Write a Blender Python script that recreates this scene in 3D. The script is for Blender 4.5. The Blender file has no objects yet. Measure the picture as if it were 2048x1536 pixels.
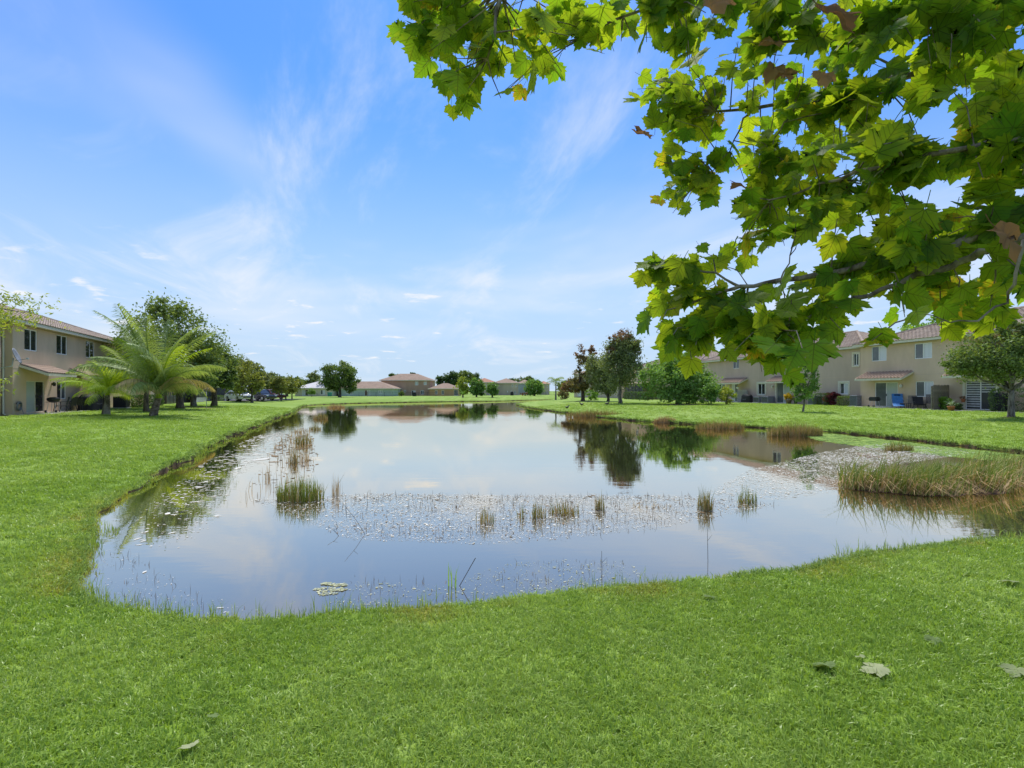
import bpy, math, random
import numpy as np
from mathutils import Vector, Matrix, Quaternion
from mathutils.geometry import delaunay_2d_cdt
PI = math.pi
R = math.radians
random.seed(7)
RNG = np.random.default_rng(11)
scene = bpy.context.scene
COL = scene.collection

# ------------------------------------------------------------------ camera, sky, sun, exposure
F_PX, CX, HY, EYE = 950.0, 1024.0, 782.0, 1.39      # metres; house pads are z = 0
WATER = -0.74
cam_d = bpy.data.cameras.new('camera')
cam = bpy.data.objects.new('camera', cam_d)
COL.objects.link(cam)
cam.location = (0, 0, EYE)
cam.rotation_euler = (R(90), 0, 0)
cam_d.sensor_width = 36.0
cam_d.lens = 36.0 * F_PX / 2048.0
cam_d.shift_y = 14.0 / 2048.0
cam_d.clip_start = 0.05
cam_d.clip_end = 6000.0
scene.camera = cam

SUN_EL, SUN_AZ = R(60), R(-4)                        # azimuth from +Y towards +X
world = bpy.data.worlds.new("World")
scene.world = world
world.use_nodes = True
def build_world():
    nt = world.node_tree
    nt.nodes.clear()
    N, L = nt.nodes.new, nt.links.new
    out = N('ShaderNodeOutputWorld'); bg = N('ShaderNodeBackground'); bg.inputs['Strength'].default_value = 0.064
    sky = N('ShaderNodeTexSky'); sky.sky_type = 'NISHITA'; sky.sun_disc = False
    sky.sun_elevation = SUN_EL; sky.sun_rotation = SUN_AZ
    sky.altitude = 0; sky.air_density = 1.2; sky.dust_density = 0.3; sky.ozone_density = 2.2
    tc = N('ShaderNodeTexCoord'); sep = N('ShaderNodeSeparateXYZ'); L(tc.outputs['Generated'], sep.inputs[0])
    def M(op, a, b=None, c=None, clamp=False):
        n = N('ShaderNodeMath'); n.operation = op; n.use_clamp = clamp
        for i, v in enumerate((a, b, c)):
            if v is None: continue
            if isinstance(v, (int, float)): n.inputs[i].default_value = v
            else: L(v, n.inputs[i])
        return n.outputs[0]
    zc = M('MAXIMUM', sep.outputs['Z'], 0.0)
    zz = M('ADD', zc, 0.10)
    px, py = M('DIVIDE', sep.outputs['X'], zz), M('DIVIDE', sep.outputs['Y'], zz)
    def noise(vec, scale, detail, rough, dist):
        n = N('ShaderNodeTexNoise'); n.inputs['Scale'].default_value = scale; n.inputs['Detail'].default_value = detail
        n.inputs['Roughness'].default_value = rough; n.inputs['Distortion'].default_value = dist
        L(vec, n.inputs['Vector']); return n.outputs['Fac']
    def comb(x, y, z=0.0):
        c = N('ShaderNodeCombineXYZ')
        for i, v in enumerate((x, y, z)):
            if isinstance(v, (int, float)): c.inputs[i].default_value = v
            else: L(v, c.inputs[i])
        return c.outputs[0]
    def ramp(v, a, b, lo=0.0, hi=1.0):
        m = N('ShaderNodeMapRange'); m.interpolation_type = 'SMOOTHSTEP'
        L(v, m.inputs[0]); m.inputs[1].default_value = a; m.inputs[2].default_value = b
        m.inputs[3].default_value = lo; m.inputs[4].default_value = hi
        return m.outputs[0]
    # thin cirrus streaks, a soft veil and small puffs low down
    s1 = M('ADD', M('MULTIPLY', px, 0.95), M('MULTIPLY', py, 0.32))
    s2 = M('SUBTRACT', M('MULTIPLY', py, 0.95), M('MULTIPLY', px, 0.32))
    cir = ramp(noise(comb(M('MULTIPLY', s1, 1.0), M('MULTIPLY', s2, 0.42), 3.1), 1.15, 7, 0.62, 0.7), 0.48, 0.78, 0, 0.85)
    veil = ramp(noise(comb(px, M('MULTIPLY', py, 0.8), 8.4), 0.55, 4, 0.55, 0.3), 0.44, 0.76, 0, 0.60)
    puf = ramp(noise(comb(M('MULTIPLY', px, 0.9), M('MULTIPLY', py, 1.1), 5.7), 3.4, 6, 0.58, 0.2), 0.60, 0.74, 0, 0.85)
    pm = M('MULTIPLY', ramp(zc, 0.02, 0.06), ramp(zc, 0.30, 0.14))
    puf = M('MULTIPLY', puf, pm)
    haze = ramp(zc, 0.56, 0.0, 0.0, 0.95)
    left = ramp(sep.outputs['X'], 0.35, -0.8, 0.6, 1.0)
    cl = M('ADD', M('MULTIPLY', M('ADD', cir, veil), left), puf, clamp=True)
    # cloud brightness in the units of the sky texture
    mix = N('ShaderNodeMix'); mix.data_type = 'RGBA'
    L(haze, mix.inputs['Factor']); tint = N('ShaderNodeMix'); tint.data_type = 'RGBA'; tint.blend_type = 'MULTIPLY'
    tint.inputs['Factor'].default_value = 1.0; L(sky.outputs[0], tint.inputs[6]); tint.inputs[7].default_value = SKY_TINT
    L(tint.outputs[2], mix.inputs[6]); mix.inputs[7].default_value = HAZE_COL
    mix2 = N('ShaderNodeMix'); mix2.data_type = 'RGBA'
    L(cl, mix2.inputs['Factor']); L(mix.outputs[2], mix2.inputs[6]); mix2.inputs[7].default_value = CLOUD_COL
    L(mix2.outputs[2], bg.inputs['Color']); L(bg.outputs[0], out.inputs[0])
SKY_TINT = (0.27, 0.50, 0.83, 1)
HAZE_COL = (2.60, 3.28, 4.12, 1)
CLOUD_COL = (4.05, 4.2, 4.45, 1)
build_world()
sun_d = bpy.data.lights.new('sun', 'SUN')
sun_d.energy = 1.5; sun_d.angle = R(16); sun_d.color = (1.0, 0.955, 0.88)
sun = bpy.data.objects.new('sun', sun_d); COL.objects.link(sun)
sun.location = (40, 60, 90)
_dir = Vector((math.sin(SUN_AZ) * math.cos(SUN_EL), math.cos(SUN_AZ) * math.cos(SUN_EL), math.sin(SUN_EL)))
sun.rotation_euler = _dir.to_track_quat('Z', 'Y').to_euler()
vs = scene.view_settings
vs.view_transform = 'Standard'; vs.look = 'None'; vs.gamma = 1.0; vs.use_curve_mapping = False
vs.exposure = 1.8
scene.cycles.max_bounces = 10
scene.cycles.diffuse_bounces = 6
scene.cycles.transmission_bounces = 4
scene.cycles.transparent_max_bounces = 8
scene.cycles.sample_clamp_indirect = 6.0

# ------------------------------------------------------------------ helpers
def tag(o, label=None, cat=None, group=None, kind=None):
    if label: o['label'] = label
    if cat: o['category'] = cat
    if group: o['group'] = group
    if kind: o['kind'] = kind
    return o
def thing(name, label, cat, loc=(0, 0, 0), rotz=0.0, group=None):
    o = bpy.data.objects.new(name, None); COL.objects.link(o)
    o.location = loc; o.rotation_euler = (0, 0, rotz); o.empty_display_size = 0.2
    return tag(o, label, cat, group)
def link(name, me, parent=None, loc=None, rot=None, scl=None, kind=None):
    o = bpy.data.objects.new(name, me); COL.objects.link(o)
    if parent: o.parent = parent
    if loc is not None: o.location = loc
    if rot is not None: o.rotation_euler = rot
    if scl is not None: o.scale = scl
    if kind: o['kind'] = kind
    return o
def set_tint(me, tint):
    a = me.attributes.new('tint', 'FLOAT', 'POINT'); a.data.foreach_set('value', np.asarray(tint, dtype=np.float32))
def np_mesh(name, V, Fc, mat, tint=None, smooth=False):
    """V (n,3), Fc (m,k) uniform faces"""
    me = bpy.data.meshes.new(name)
    V = np.asarray(V, dtype=np.float32); Fc = np.asarray(Fc, dtype=np.int32)
    n, (m, k) = len(V), Fc.shape
    me.vertices.add(n); me.vertices.foreach_set('co', V.ravel())
    me.loops.add(m * k); me.loops.foreach_set('vertex_index', Fc.ravel())
    me.polygons.add(m)
    me.polygons.foreach_set('loop_start', np.arange(0, m * k, k, dtype=np.int32))
    me.polygons.foreach_set('loop_total', np.full(m, k, dtype=np.int32))
    if smooth: me.polygons.foreach_set('use_smooth', np.ones(m, dtype=bool))
    me.update(calc_edges=True)
    if tint is not None: set_tint(me, tint)
    if mat: me.materials.append(mat)
    return me
class MB:
    def __init__(s): s.v, s.f, s.t = [], [], []
    def add(s, vs_, fs, t=0.5):
        b = len(s.v); s.v += [tuple(p) for p in vs_]; s.f += [tuple(i + b for i in f) for f in fs]; s.t += [t] * len(vs_); return s
    def box(s, x0, x1, y0, y1, z0, z1, rz=0.0, t=0.5):
        vs_ = [(x, y, z) for z in (z0, z1) for y in (y0, y1) for x in (x0, x1)]
        if rz:
            cx, cy = (x0 + x1) / 2, (y0 + y1) / 2; c, sn = math.cos(rz), math.sin(rz)
            vs_ = [(cx + (x - cx) * c - (y - cy) * sn, cy + (x - cx) * sn + (y - cy) * c, z) for x, y, z in vs_]
        return s.add(vs_, [(0, 2, 3, 1), (4, 5, 7, 6), (0, 1, 5, 4), (1, 3, 7, 5), (3, 2, 6, 7), (2, 0, 4, 6)], t)
    def bar(s, a, b, w, h=None, t=0.5):
        a, b = Vector(a), Vector(b); h = h or w
        d = (b - a).normalized(); up = Vector((0, 0, 1)) if abs(d.z) < 0.95 else Vector((0, 1, 0))
        x = d.cross(up).normalized() * w / 2; y = x.cross(d).normalized() * h / 2
        vs_ = [p + sx * x + sy * y for p in (a, b) for sx, sy in ((-1, -1), (1, -1), (1, 1), (-1, 1))]
        return s.add(vs_, [(0, 3, 2, 1), (4, 5, 6, 7), (0, 1, 5, 4), (1, 2, 6, 5), (2, 3, 7, 6), (3, 0, 4, 7)], t)
    def tube(s, pts, rad, seg=8, t=0.5, cap=True, flat=None):
        pts = [Vector(p) for p in pts]; n = len(pts)
        rad = [float(rad)] * n if isinstance(rad, (int, float)) else [float(r) for r in rad]
        vs_, fs = [], []
        prev = None
        for i, p in enumerate(pts):
            d = (pts[min(i + 1, n - 1)] - pts[max(i - 1, 0)]).normalized()
            if prev is None:
                ref = Vector((0, 0, 1)) if abs(d.z) < 0.9 else Vector((1, 0, 0)); x = d.cross(ref).normalized()
            else:
                x = (prev - d * prev.dot(d)).normalized()
            prev = x; y = d.cross(x)
            for k in range(seg):
                a = 2 * PI * k / seg
                vs_.append(p + rad[i] * (math.cos(a) * x + math.sin(a) * y * (flat or 1.0)))
        for i in range(n - 1):
            for k in range(seg):
                k2 = (k + 1) % seg
                fs.append((i * seg + k, i * seg + k2, (i + 1) * seg + k2, (i + 1) * seg + k))
        if cap:
            fs.append(tuple(range(seg - 1, -1, -1))); fs.append(tuple((n - 1) * seg + k for k in range(seg)))
        return s.add(vs_, fs, t)
    def lathe(s, prof, c=(0, 0, 0), seg=14, t=0.5, cap=True):
        vs_, fs = [], []; n = len(prof)
        for r, z in prof:
            for k in range(seg):
                a = 2 * PI * k / seg; vs_.append((c[0] + r * math.cos(a), c[1] + r * math.sin(a), c[2] + z))
        for i in range(n - 1):
            for k in range(seg):
                k2 = (k + 1) % seg; fs.append((i * seg + k, i * seg + k2, (i + 1) * seg + k2, (i + 1) * seg + k))
        if cap:
            fs.append(tuple(range(seg - 1, -1, -1))); fs.append(tuple((n - 1) * seg + k for k in range(seg)))
        return s.add(vs_, fs, t)
    def prism(s, prof, y0, y1, t=0.5):
        """profile in x,z extruded along y"""
        n = len(prof)
        vs_ = [(x, y0, z) for x, z in prof] + [(x, y1, z) for x, z in prof]
        fs = [tuple(range(n)), tuple(range(2 * n - 1, n - 1, -1))] + [(i, i + n, (i + 1) % n + n, (i + 1) % n) for i in range(n)]
        return s.add(vs_, fs, t)
    def mesh(s, name, mat, smooth=False, bevel=0.0):
        me = bpy.data.meshes.new(name); me.from_pydata(s.v, [], s.f); me.update()
        set_tint(me, s.t)
        if smooth: me.polygons.foreach_set('use_smooth', [True] * len(me.polygons))
        me.materials.append(mat); return me
    def build(s, name, mat, parent=None, smooth=False, loc=None, rot=None, kind=None, bevel=0.0):
        o = link(name, s.mesh(name, mat, smooth), parent, loc, rot, None, kind)
        if bevel:
            b = o.modifiers.new('bevel', 'BEVEL'); b.width = bevel; b.segments = 2; b.limit_method = 'ANGLE'
        return o

def at(px, py, Y):
    """a point of the place from its bearing and its distance ahead"""
    return Vector(((px - CX) / F_PX * Y, Y, EYE - (py - HY) / F_PX * Y))
def gx(px, Y): return (px - CX) / F_PX * Y

# ------------------------------------------------------------------ materials
def new_mat(name):
    m = bpy.data.materials.new(name); m.use_nodes = True
    nt = m.node_tree; nt.nodes.clear()
    return m, nt
class NB:
    def __init__(s, nt): s.nt = nt
    def n(s, typ, **kw):
        nd = s.nt.nodes.new('ShaderNode' + typ)
        for k, v in kw.items(): setattr(nd, k, v)
        return nd
    def set(s, sock, v):
        if hasattr(v, 'is_output'): s.nt.links.new(v, sock)
        else: sock.default_value = (tuple(v) + (1,) if isinstance(v, (tuple, list)) and len(v) == 3 and sock.type == 'RGBA' else v)
    def math(s, op, a, b=None, clamp=False):
        nd = s.n('Math', operation=op, use_clamp=clamp); s.set(nd.inputs[0], a)
        if b is not None: s.set(nd.inputs[1], b)
        return nd.outputs[0]
    def mix(s, f, a, b, blend='MIX'):
        nd = s.n('Mix', data_type='RGBA', blend_type=blend); s.set(nd.inputs[0], f); s.set(nd.inputs[6], a); s.set(nd.inputs[7], b); return nd.outputs[2]
    def noise(s, scale, detail=4, rough=0.55, vec=None, dist=0.0, out='Fac'):
        nd = s.n('TexNoise'); nd.inputs['Scale'].default_value = scale; nd.inputs['Detail'].default_value = detail
        nd.inputs['Roughness'].default_value = rough; nd.inputs['Distortion'].default_value = dist
        if vec is not None: s.nt.links.new(vec, nd.inputs['Vector'])
        return nd.outputs[out]
    def range(s, v, a, b, lo=0.0, hi=1.0, smooth=True):
        nd = s.n('MapRange'); nd.interpolation_type = 'SMOOTHSTEP' if smooth else 'LINEAR'
        s.set(nd.inputs[0], v); nd.inputs[1].default_value = a; nd.inputs[2].default_value = b; nd.inputs[3].default_value = lo; nd.inputs[4].default_value = hi
        return nd.outputs[0]
    def pos(s): return s.n('NewGeometry').outputs['Position']
    def obj(s): return s.n('TexCoord').outputs['Object']
    def mapping(s, vec, scale=(1, 1, 1), rot=(0, 0, 0)):
        nd = s.n('Mapping'); s.nt.links.new(vec, nd.inputs[0]); nd.inputs['Scale'].default_value = scale; nd.inputs['Rotation'].default_value = rot; return nd.outputs[0]
    def attr(s, name='tint'): return s.n('Attribute', attribute_name=name).outputs['Fac']
    def bump(s, h, strength=0.3, dist=0.02):
        nd = s.n('Bump'); nd.inputs['Strength'].default_value = strength; nd.inputs['Distance'].default_value = dist; s.nt.links.new(h, nd.inputs['Height']); return nd.outputs[0]
    def out(s, sh): s.nt.links.new(sh, s.n('OutputMaterial').inputs[0])
    def pbsdf(s, col, rough=0.6, spec=0.5, metal=0.0, normal=None, coat=0.0):
        p = s.n('BsdfPrincipled'); s.set(p.inputs['Base Color'], col); s.set(p.inputs['Roughness'], rough)
        p.inputs['Specular IOR Level'].default_value = spec; p.inputs['Metallic'].default_value = metal; p.inputs['Coat Weight'].default_value = coat
        if normal is not None: s.nt.links.new(normal, p.inputs['Normal'])
        return p.outputs[0]
MATS = {}
def plain(name, col, rough=0.6, spec=0.4, metal=0.0, var=0.18, scale=6.0, bump=0.0, coat=0.0):
    if name in MATS: return MATS[name]
    m, nt = new_mat(name); b = NB(nt)
    v = b.noise(scale, 5, 0.6, b.obj())
    c = b.mix(b.range(v, 0.3, 0.7), tuple(x * (1 - var) for x in col), tuple(min(1, x * (1 + var)) for x in col))
    nrm = b.bump(b.noise(scale * 12, 3, 0.6, b.obj()), bump, 0.02) if bump else None
    b.out(b.pbsdf(c, rough, spec, metal, nrm, coat)); MATS[name] = m
    return m
FOL = 1.95
def leafmat(name, c0, c1, trans=0.35, gloss=0.12, tcol=None, rnd=0.0):
    """foliage: tint attribute blends c0 to c1, light passes through"""
    m, nt = new_mat(name); b = NB(nt)
    c0, c1 = tuple(x * FOL for x in c0), tuple(x * FOL for x in c1)
    t = b.attr()
    if rnd:
        t = b.math('ADD', t, b.math('MULTIPLY', b.math('SUBTRACT', b.n('ObjectInfo').outputs['Random'], 0.5), rnd), clamp=True)
    c = b.mix(t, c0, c1)
    d = b.n('BsdfDiffuse'); b.set(d.inputs[0], c)
    tr = b.n('BsdfTranslucent'); b.set(tr.inputs[0], b.mix(1.0, c, tcol or (1.25, 1.15, 0.5), 'MULTIPLY'))
    a = b.n('MixShader'); a.inputs[0].default_value = trans; nt.links.new(d.outputs[0], a.inputs[1]); nt.links.new(tr.outputs[0], a.inputs[2])
    g = b.n('BsdfGlossy'); g.inputs['Roughness'].default_value = 0.55; g.inputs[0].default_value = (0.9, 0.95, 1, 1)
    fr = b.n('Fresnel'); fr.inputs[0].default_value = 1.4
    s2 = b.n('MixShader'); nt.links.new(b.math('MINIMUM', b.math('MULTIPLY', fr.outputs[0], gloss * 1.6), gloss * 0.22), s2.inputs[0])
    nt.links.new(a.outputs[0], s2.inputs[1]); nt.links.new(g.outputs[0], s2.inputs[2]); b.out(s2.outputs[0])
    return m

def lawn_color(b, pos):
    """green of the turf: patches, long mowing passes and small mottling"""
    big = b.noise(0.16, 3, 0.5, pos)
    mow = b.noise(1.0, 3, 0.5, b.mapping(pos, (0.95, 0.07, 1.0), (0, 0, R(-16))))
    fine = b.noise(2.2, 5, 0.65, pos)
    c = b.mix(b.range(big, 0.3, 0.7), LAWN_A, LAWN_B)
    c = b.mix(b.range(mow, 0.44, 0.60, 0.0, 0.75), c, LAWN_C)
    c = b.mix(b.range(fine, 0.50, 0.74, 0.0, 0.32), c, LAWN_D)
    sz = b.n('SeparateXYZ'); b.nt.links.new(pos, sz.inputs[0])
    wet = b.math('MULTIPLY', b.range(sz.outputs[2], WATER + 0.115, WATER + 0.035), b.range(b.noise(0.9, 3, 0.6, pos), 0.45, 0.62))
    c = b.mix(wet, c, (0.36, 0.31, 0.055))
    return c
LAWN_A = (0.255, 0.385, 0.052); LAWN_B = (0.290, 0.420, 0.060); LAWN_C = (0.365, 0.485, 0.105); LAWN_D = (0.145, 0.245, 0.034)
def mk_ground():
    m, nt = new_mat('turf_and_soil'); b = NB(nt)
    pos = b.pos()
    c = lawn_color(b, pos)
    fine = b.noise(16, 6, 0.75, pos)
    c = b.mix(b.range(fine, 0.35, 0.70, 0.22, 0.85), c, (0.085, 0.150, 0.026))
    nz = b.n('SeparateXYZ'); nt.links.new(b.n('NewGeometry').outputs['Normal'], nz.inputs[0])
    pz = b.n('SeparateXYZ'); nt.links.new(pos, pz.inputs[0])
    jag = b.math('MULTIPLY', b.math('SUBTRACT', b.noise(3.0, 4, 0.6, pos), 0.5), 0.08)
    soil = b.mix(b.noise(9, 5, 0.6, pos), (0.030, 0.022, 0.013), (0.085, 0.062, 0.034))
    steep = b.range(nz.outputs[2], 0.90, 0.70)
    low = b.range(b.math('ADD', pz.outputs[2], jag), WATER + 0.035, WATER + 0.010)
    f = b.math('MAXIMUM', b.math('MULTIPLY', steep, b.range(b.noise(1.3, 4, 0.65, pos), 0.42, 0.58)), low)
    c = b.mix(f, c, soil)
    nrm = b.bump(b.noise(14, 6, 0.75, pos), 0.55, 0.06)
    b.out(b.pbsdf(c, 0.9, 0.15, 0, nrm))
    return m
def mk_grass():
    m, nt = new_mat('grass_blades'); b = NB(nt)
    pos = b.pos()
    c = lawn_color(b, pos)
    r = b.n('ObjectInfo').outputs['Random']
    t = b.attr()
    c = b.mix(b.range(t, 0.0, 1.0, 0.0, 0.7), c, (0.30, 0.44, 0.09))
    c = b.mix(b.range(r, 0.0, 1.0, 0.0, 0.24), c, (0.080, 0.170, 0.028))
    dry = b.math('MULTIPLY', b.range(t, 0.93, 0.97), 0.7)
    c = b.mix(dry, c, (0.34, 0.28, 0.12))
    d = b.n('BsdfDiffuse'); b.set(d.inputs[0], c)
    tr = b.n('BsdfTranslucent'); b.set(tr.inputs[0], b.mix(1.0, c, (1.3, 1.25, 0.6), 'MULTIPLY'))
    a = b.n('MixShader'); a.inputs[0].default_value = 0.38; nt.links.new(d.outputs[0], a.inputs[1]); nt.links.new(tr.outputs[0], a.inputs[2])
    g = b.n('BsdfGlossy'); g.inputs['Roughness'].default_value = 0.35
    s2 = b.n('MixShader'); s2.inputs[0].default_value = 0.022
    nt.links.new(a.outputs[0], s2.inputs[1]); nt.links.new(g.outputs[0], s2.inputs[2]); b.out(s2.outputs[0])
    return m
def mk_water():
    m, nt = new_mat('pond_water'); b = NB(nt)
    pos = b.pos()
    w1 = b.noise(1.6, 3, 0.5, b.mapping(pos, (0.35, 1.6, 1), (0, 0, R(4))))
    w2 = b.noise(7.0, 3, 0.5, b.mapping(pos, (0.5, 1.5, 1), (0, 0, R(-6))))
    calm = b.range(b.noise(0.11, 2, 0.5, pos), 0.38, 0.62, 0.25, 1.0)
    h = b.math('MULTIPLY', b.math('ADD', w1, b.math('MULTIPLY', w2, 0.25)), calm)
    nrm = b.bump(h, 0.055, 0.06)
    murk = b.mix(b.noise(0.5, 4, 0.6, pos), (0.072, 0.065, 0.051), (0.105, 0.094, 0.074))
    d = b.n('BsdfDiffuse'); b.set(d.inputs[0], murk)
    g = b.n('BsdfGlossy'); g.inputs['Roughness'].default_value = 0.012; g.inputs[0].default_value = (1.0, 0.89, 0.72, 1)
    nt.links.new(nrm, g.inputs['Normal'])
    lw = b.n('LayerWeight'); lw.inputs[0].default_value = 0.5
    f = b.range(lw.outputs['Facing'], 0.50, 0.85, 0.20, 0.96, False)
    s = b.n('MixShader'); nt.links.new(f, s.inputs[0]); nt.links.new(d.outputs[0], s.inputs[1]); nt.links.new(g.outputs[0], s.inputs[2]); b.out(s.outputs[0])
    return m
def mk_stucco(name, col, dark=0.82):
    m, nt = new_mat(name); b = NB(nt); o = b.obj()
    big = b.noise(0.5, 4, 0.6, b.mapping(o, (1, 1, 0.45)))
    st = b.noise(3.0, 4, 0.6, b.mapping(o, (2.2, 2.2, 0.25)))
    c = b.mix(b.range(big, 0.3, 0.7), tuple(x * dark for x in col), col)
    c = b.mix(b.range(st, 0.55, 0.8, 0, 0.35), c, tuple(x * 0.7 for x in col))
    nrm = b.bump(b.noise(60, 4, 0.7, o), 0.35, 0.01)
    b.out(b.pbsdf(c, 0.92, 0.1, 0, nrm)); return m
def mk_tile(name, c0, c1, c2):
    m, nt = new_mat(name); b = NB(nt); o = b.obj()
    v = b.n('TexVoronoi'); v.inputs['Scale'].default_value = 1.0
    nt.links.new(b.mapping(o, (3.6, 2.6, 2.6)), v.inputs['Vector'])
    sp = b.n('SeparateColor'); nt.links.new(v.outputs['Color'], sp.inputs[0])
    c = b.mix(sp.outputs[0], c0, c1)
    c = b.mix(b.range(b.noise(0.7, 4, 0.6, o), 0.45, 0.75, 0, 0.7), c, c2)
    b.out(b.pbsdf(c, 0.85, 0.2, 0, b.bump(b.noise(25, 3, 0.6, o), 0.3, 0.01))); return m
def mk_bark(name, c0, c1, sc=7.0, stretch=0.25):
    m, nt = new_mat(name); b = NB(nt); o = b.obj()
    n1 = b.noise(sc, 6, 0.65, b.mapping(o, (1, 1, stretch)))
    c = b.mix(b.range(n1, 0.35, 0.65), c0, c1)
    c = b.mix(b.range(b.noise(2.5, 4, 0.6, o), 0.55, 0.7, 0, 0.6), c, tuple(min(1, x * 1.7 + 0.03) for x in c1))
    b.out(b.pbsdf(c, 0.9, 0.15, 0, b.bump(n1, 0.8, 0.03))); return m
def mk_glass(name, col, rough=0.06):
    m, nt = new_mat(name); b = NB(nt); o = b.obj()
    c = b.mix(b.range(b.noise(1.3, 3, 0.5, o), 0.35, 0.7), tuple(x * 0.7 for x in col), col)
    b.out(b.pbsdf(c, rough, 0.6, 0, None, 0.3)); return m
def mk_vblind(name, col):
    m, nt = new_mat(name); b = NB(nt); o = b.obj()
    w = b.n('TexWave', wave_type='BANDS', bands_direction='X'); w.inputs['Scale'].default_value = 3.2; nt.links.new(o, w.inputs['Vector'])
    c = b.mix(b.range(w.outputs['Fac'], 0.2, 0.9), tuple(x * 0.72 for x in col), col)
    b.out(b.pbsdf(c, 0.12, 0.5, 0, None, 0.3)); return m
def mk_sycamore():
    m, nt = new_mat('sycamore_leaf'); b = NB(nt)
    uv = b.n('UVMap').outputs[0]; sp = b.n('SeparateXYZ'); nt.links.new(uv, sp.inputs[0])
    ax = b.math('ABSOLUTE', sp.outputs[0]); ay = b.math('SUBTRACT', sp.outputs[1], 0.04)
    dmin = ax
    for ang in (47, 84):
        ca, sa = math.cos(R(ang)), math.sin(R(ang))
        dmin = b.math('MINIMUM', dmin, b.math('ABSOLUTE', b.math('SUBTRACT', b.math('MULTIPLY', ax, ca), b.math('MULTIPLY', ay, sa))))
    for k in range(4):                                   # side veins leaving the midrib
        y0 = 0.25 + 0.15 * k
        ca, sa = math.cos(R(48)), math.sin(R(48))
        dd = b.math('ABSOLUTE', b.math('SUBTRACT', b.math('MULTIPLY', ax, ca), b.math('MULTIPLY', b.math('SUBTRACT', sp.outputs[1], y0), sa)))
        dmin = b.math('MINIMUM', dmin, b.math('ADD', dd, 0.006))
    vein = b.range(dmin, 0.020, 0.004)
    rnd = b.math('FRACT', b.math('ADD', b.n('ObjectInfo').outputs['Random'], b.attr()))
    c = b.mix(rnd, (0.064, 0.158, 0.013), (0.160, 0.240, 0.017))
    old = b.range(rnd, 0.93, 1.0)
    mott = b.noise(4.0, 4, 0.6, uv)
    c = b.mix(b.math('MULTIPLY', old, b.range(mott, 0.4, 0.6)), c, (0.25, 0.19, 0.02))
    edge = b.math('MULTIPLY', b.range(b.noise(2.2, 3, 0.5, uv), 0.50, 0.68), 0.35)
    c = b.mix(edge, c, (0.17, 0.20, 0.02))
    c = b.mix(b.math('MULTIPLY', vein, 0.75), c, (0.040, 0.060, 0.012))
    d = b.n('BsdfDiffuse'); b.set(d.inputs[0], c)
    nrm = b.bump(b.math('ADD', vein, b.math('MULTIPLY', b.noise(14, 3, 0.5, uv), 0.5)), 0.35, 0.004)
    nt.links.new(nrm, d.inputs['Normal'])
    tr = b.n('BsdfTranslucent'); b.set(tr.inputs[0], b.mix(1.0, c, (2.9, 2.35, 0.8), 'MULTIPLY'))
    a = b.n('MixShader'); a.inputs[0].default_value = 0.62; nt.links.new(d.outputs[0], a.inputs[1]); nt.links.new(tr.outputs[0], a.inputs[2])
    g = b.n('BsdfGlossy'); g.inputs['Roughness'].default_value = 0.5; nt.links.new(nrm, g.inputs['Normal'])
    fr = b.n('Fresnel'); fr.inputs[0].default_value = 1.36
    s2 = b.n('MixShader'); nt.links.new(b.math('MINIMUM', b.math('MULTIPLY', fr.outputs[0], 0.35), 0.028), s2.inputs[0]); nt.links.new(a.outputs[0], s2.inputs[1]); nt.links.new(g.outputs[0], s2.inputs[2])
    b.out(s2.outputs[0]); return m

M_GROUND, M_GRASS, M_WATER, M_SYC = mk_ground(), mk_grass(), mk_water(), mk_sycamore()
M_STUC = mk_stucco('tan_stucco', (0.640, 0.485, 0.345))
M_STUC2 = mk_stucco('taupe_stucco', (0.570, 0.440, 0.345))
M_CREAM = mk_stucco('cream_stucco', (0.62, 0.57, 0.42))
M_MINT = mk_stucco('pale_mint_stucco', (0.46, 0.55, 0.48))
M_PINK = mk_stucco('pink_stucco', (0.46, 0.31, 0.22))
M_ORANGE = mk_stucco('peach_stucco', (0.52, 0.33, 0.18))
M_BEIGE = mk_stucco('beige_stucco', (0.52, 0.44, 0.34))
M_GREYW = mk_stucco('grey_stucco', (0.33, 0.37, 0.42))
M_TILE = mk_tile('clay_roof_tile', (0.28, 0.215, 0.165), (0.37, 0.300, 0.235), (0.22, 0.180, 0.145))
M_TILE2 = mk_tile('terracotta_tile', (0.32, 0.220, 0.160), (0.40, 0.300, 0.225), (0.26, 0.195, 0.150))
M_SHING = mk_tile('brown_shingle', (0.25, 0.175, 0.125), (0.31, 0.22, 0.16), (0.21, 0.15, 0.11))
M_SHINGW = mk_tile('pale_shingle', (0.50, 0.48, 0.47), (0.58, 0.56, 0.55), (0.42, 0.40, 0.40))
M_REDTILE = mk_tile('red_roof_tile', (0.33, 0.15, 0.09), (0.38, 0.20, 0.13), (0.28, 0.15, 0.10))
M_TRIM = plain('cream_trim_paint', (0.62, 0.575, 0.455), 0.6, var=0.08)
M_WHITE = plain('white_vinyl', (0.78, 0.78, 0.76), 0.45, var=0.05)
M_PDARK = mk_glass('dark_window_pane', (0.030, 0.033, 0.038))
M_PMID = mk_glass('screened_pane', (0.13, 0.145, 0.15), 0.2)
M_PBLIND = mk_vblind('pane_with_pale_blinds', (0.50, 0.56, 0.53))
M_PWHITE = mk_vblind('pane_with_white_blinds', (0.66, 0.68, 0.70))
M_SCREEN = mk_glass('dark_insect_screen', (0.022, 0.024, 0.026), 0.5)
M_SCRBLUE = mk_glass('blue_grey_screen', (0.065, 0.085, 0.10), 0.5)
M_BLACK = plain('black_paint', (0.022, 0.022, 0.024), 0.5)
M_BLKCLOTH = plain('black_cover_cloth', (0.016, 0.016, 0.018), 0.75, bump=0.2)
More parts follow.
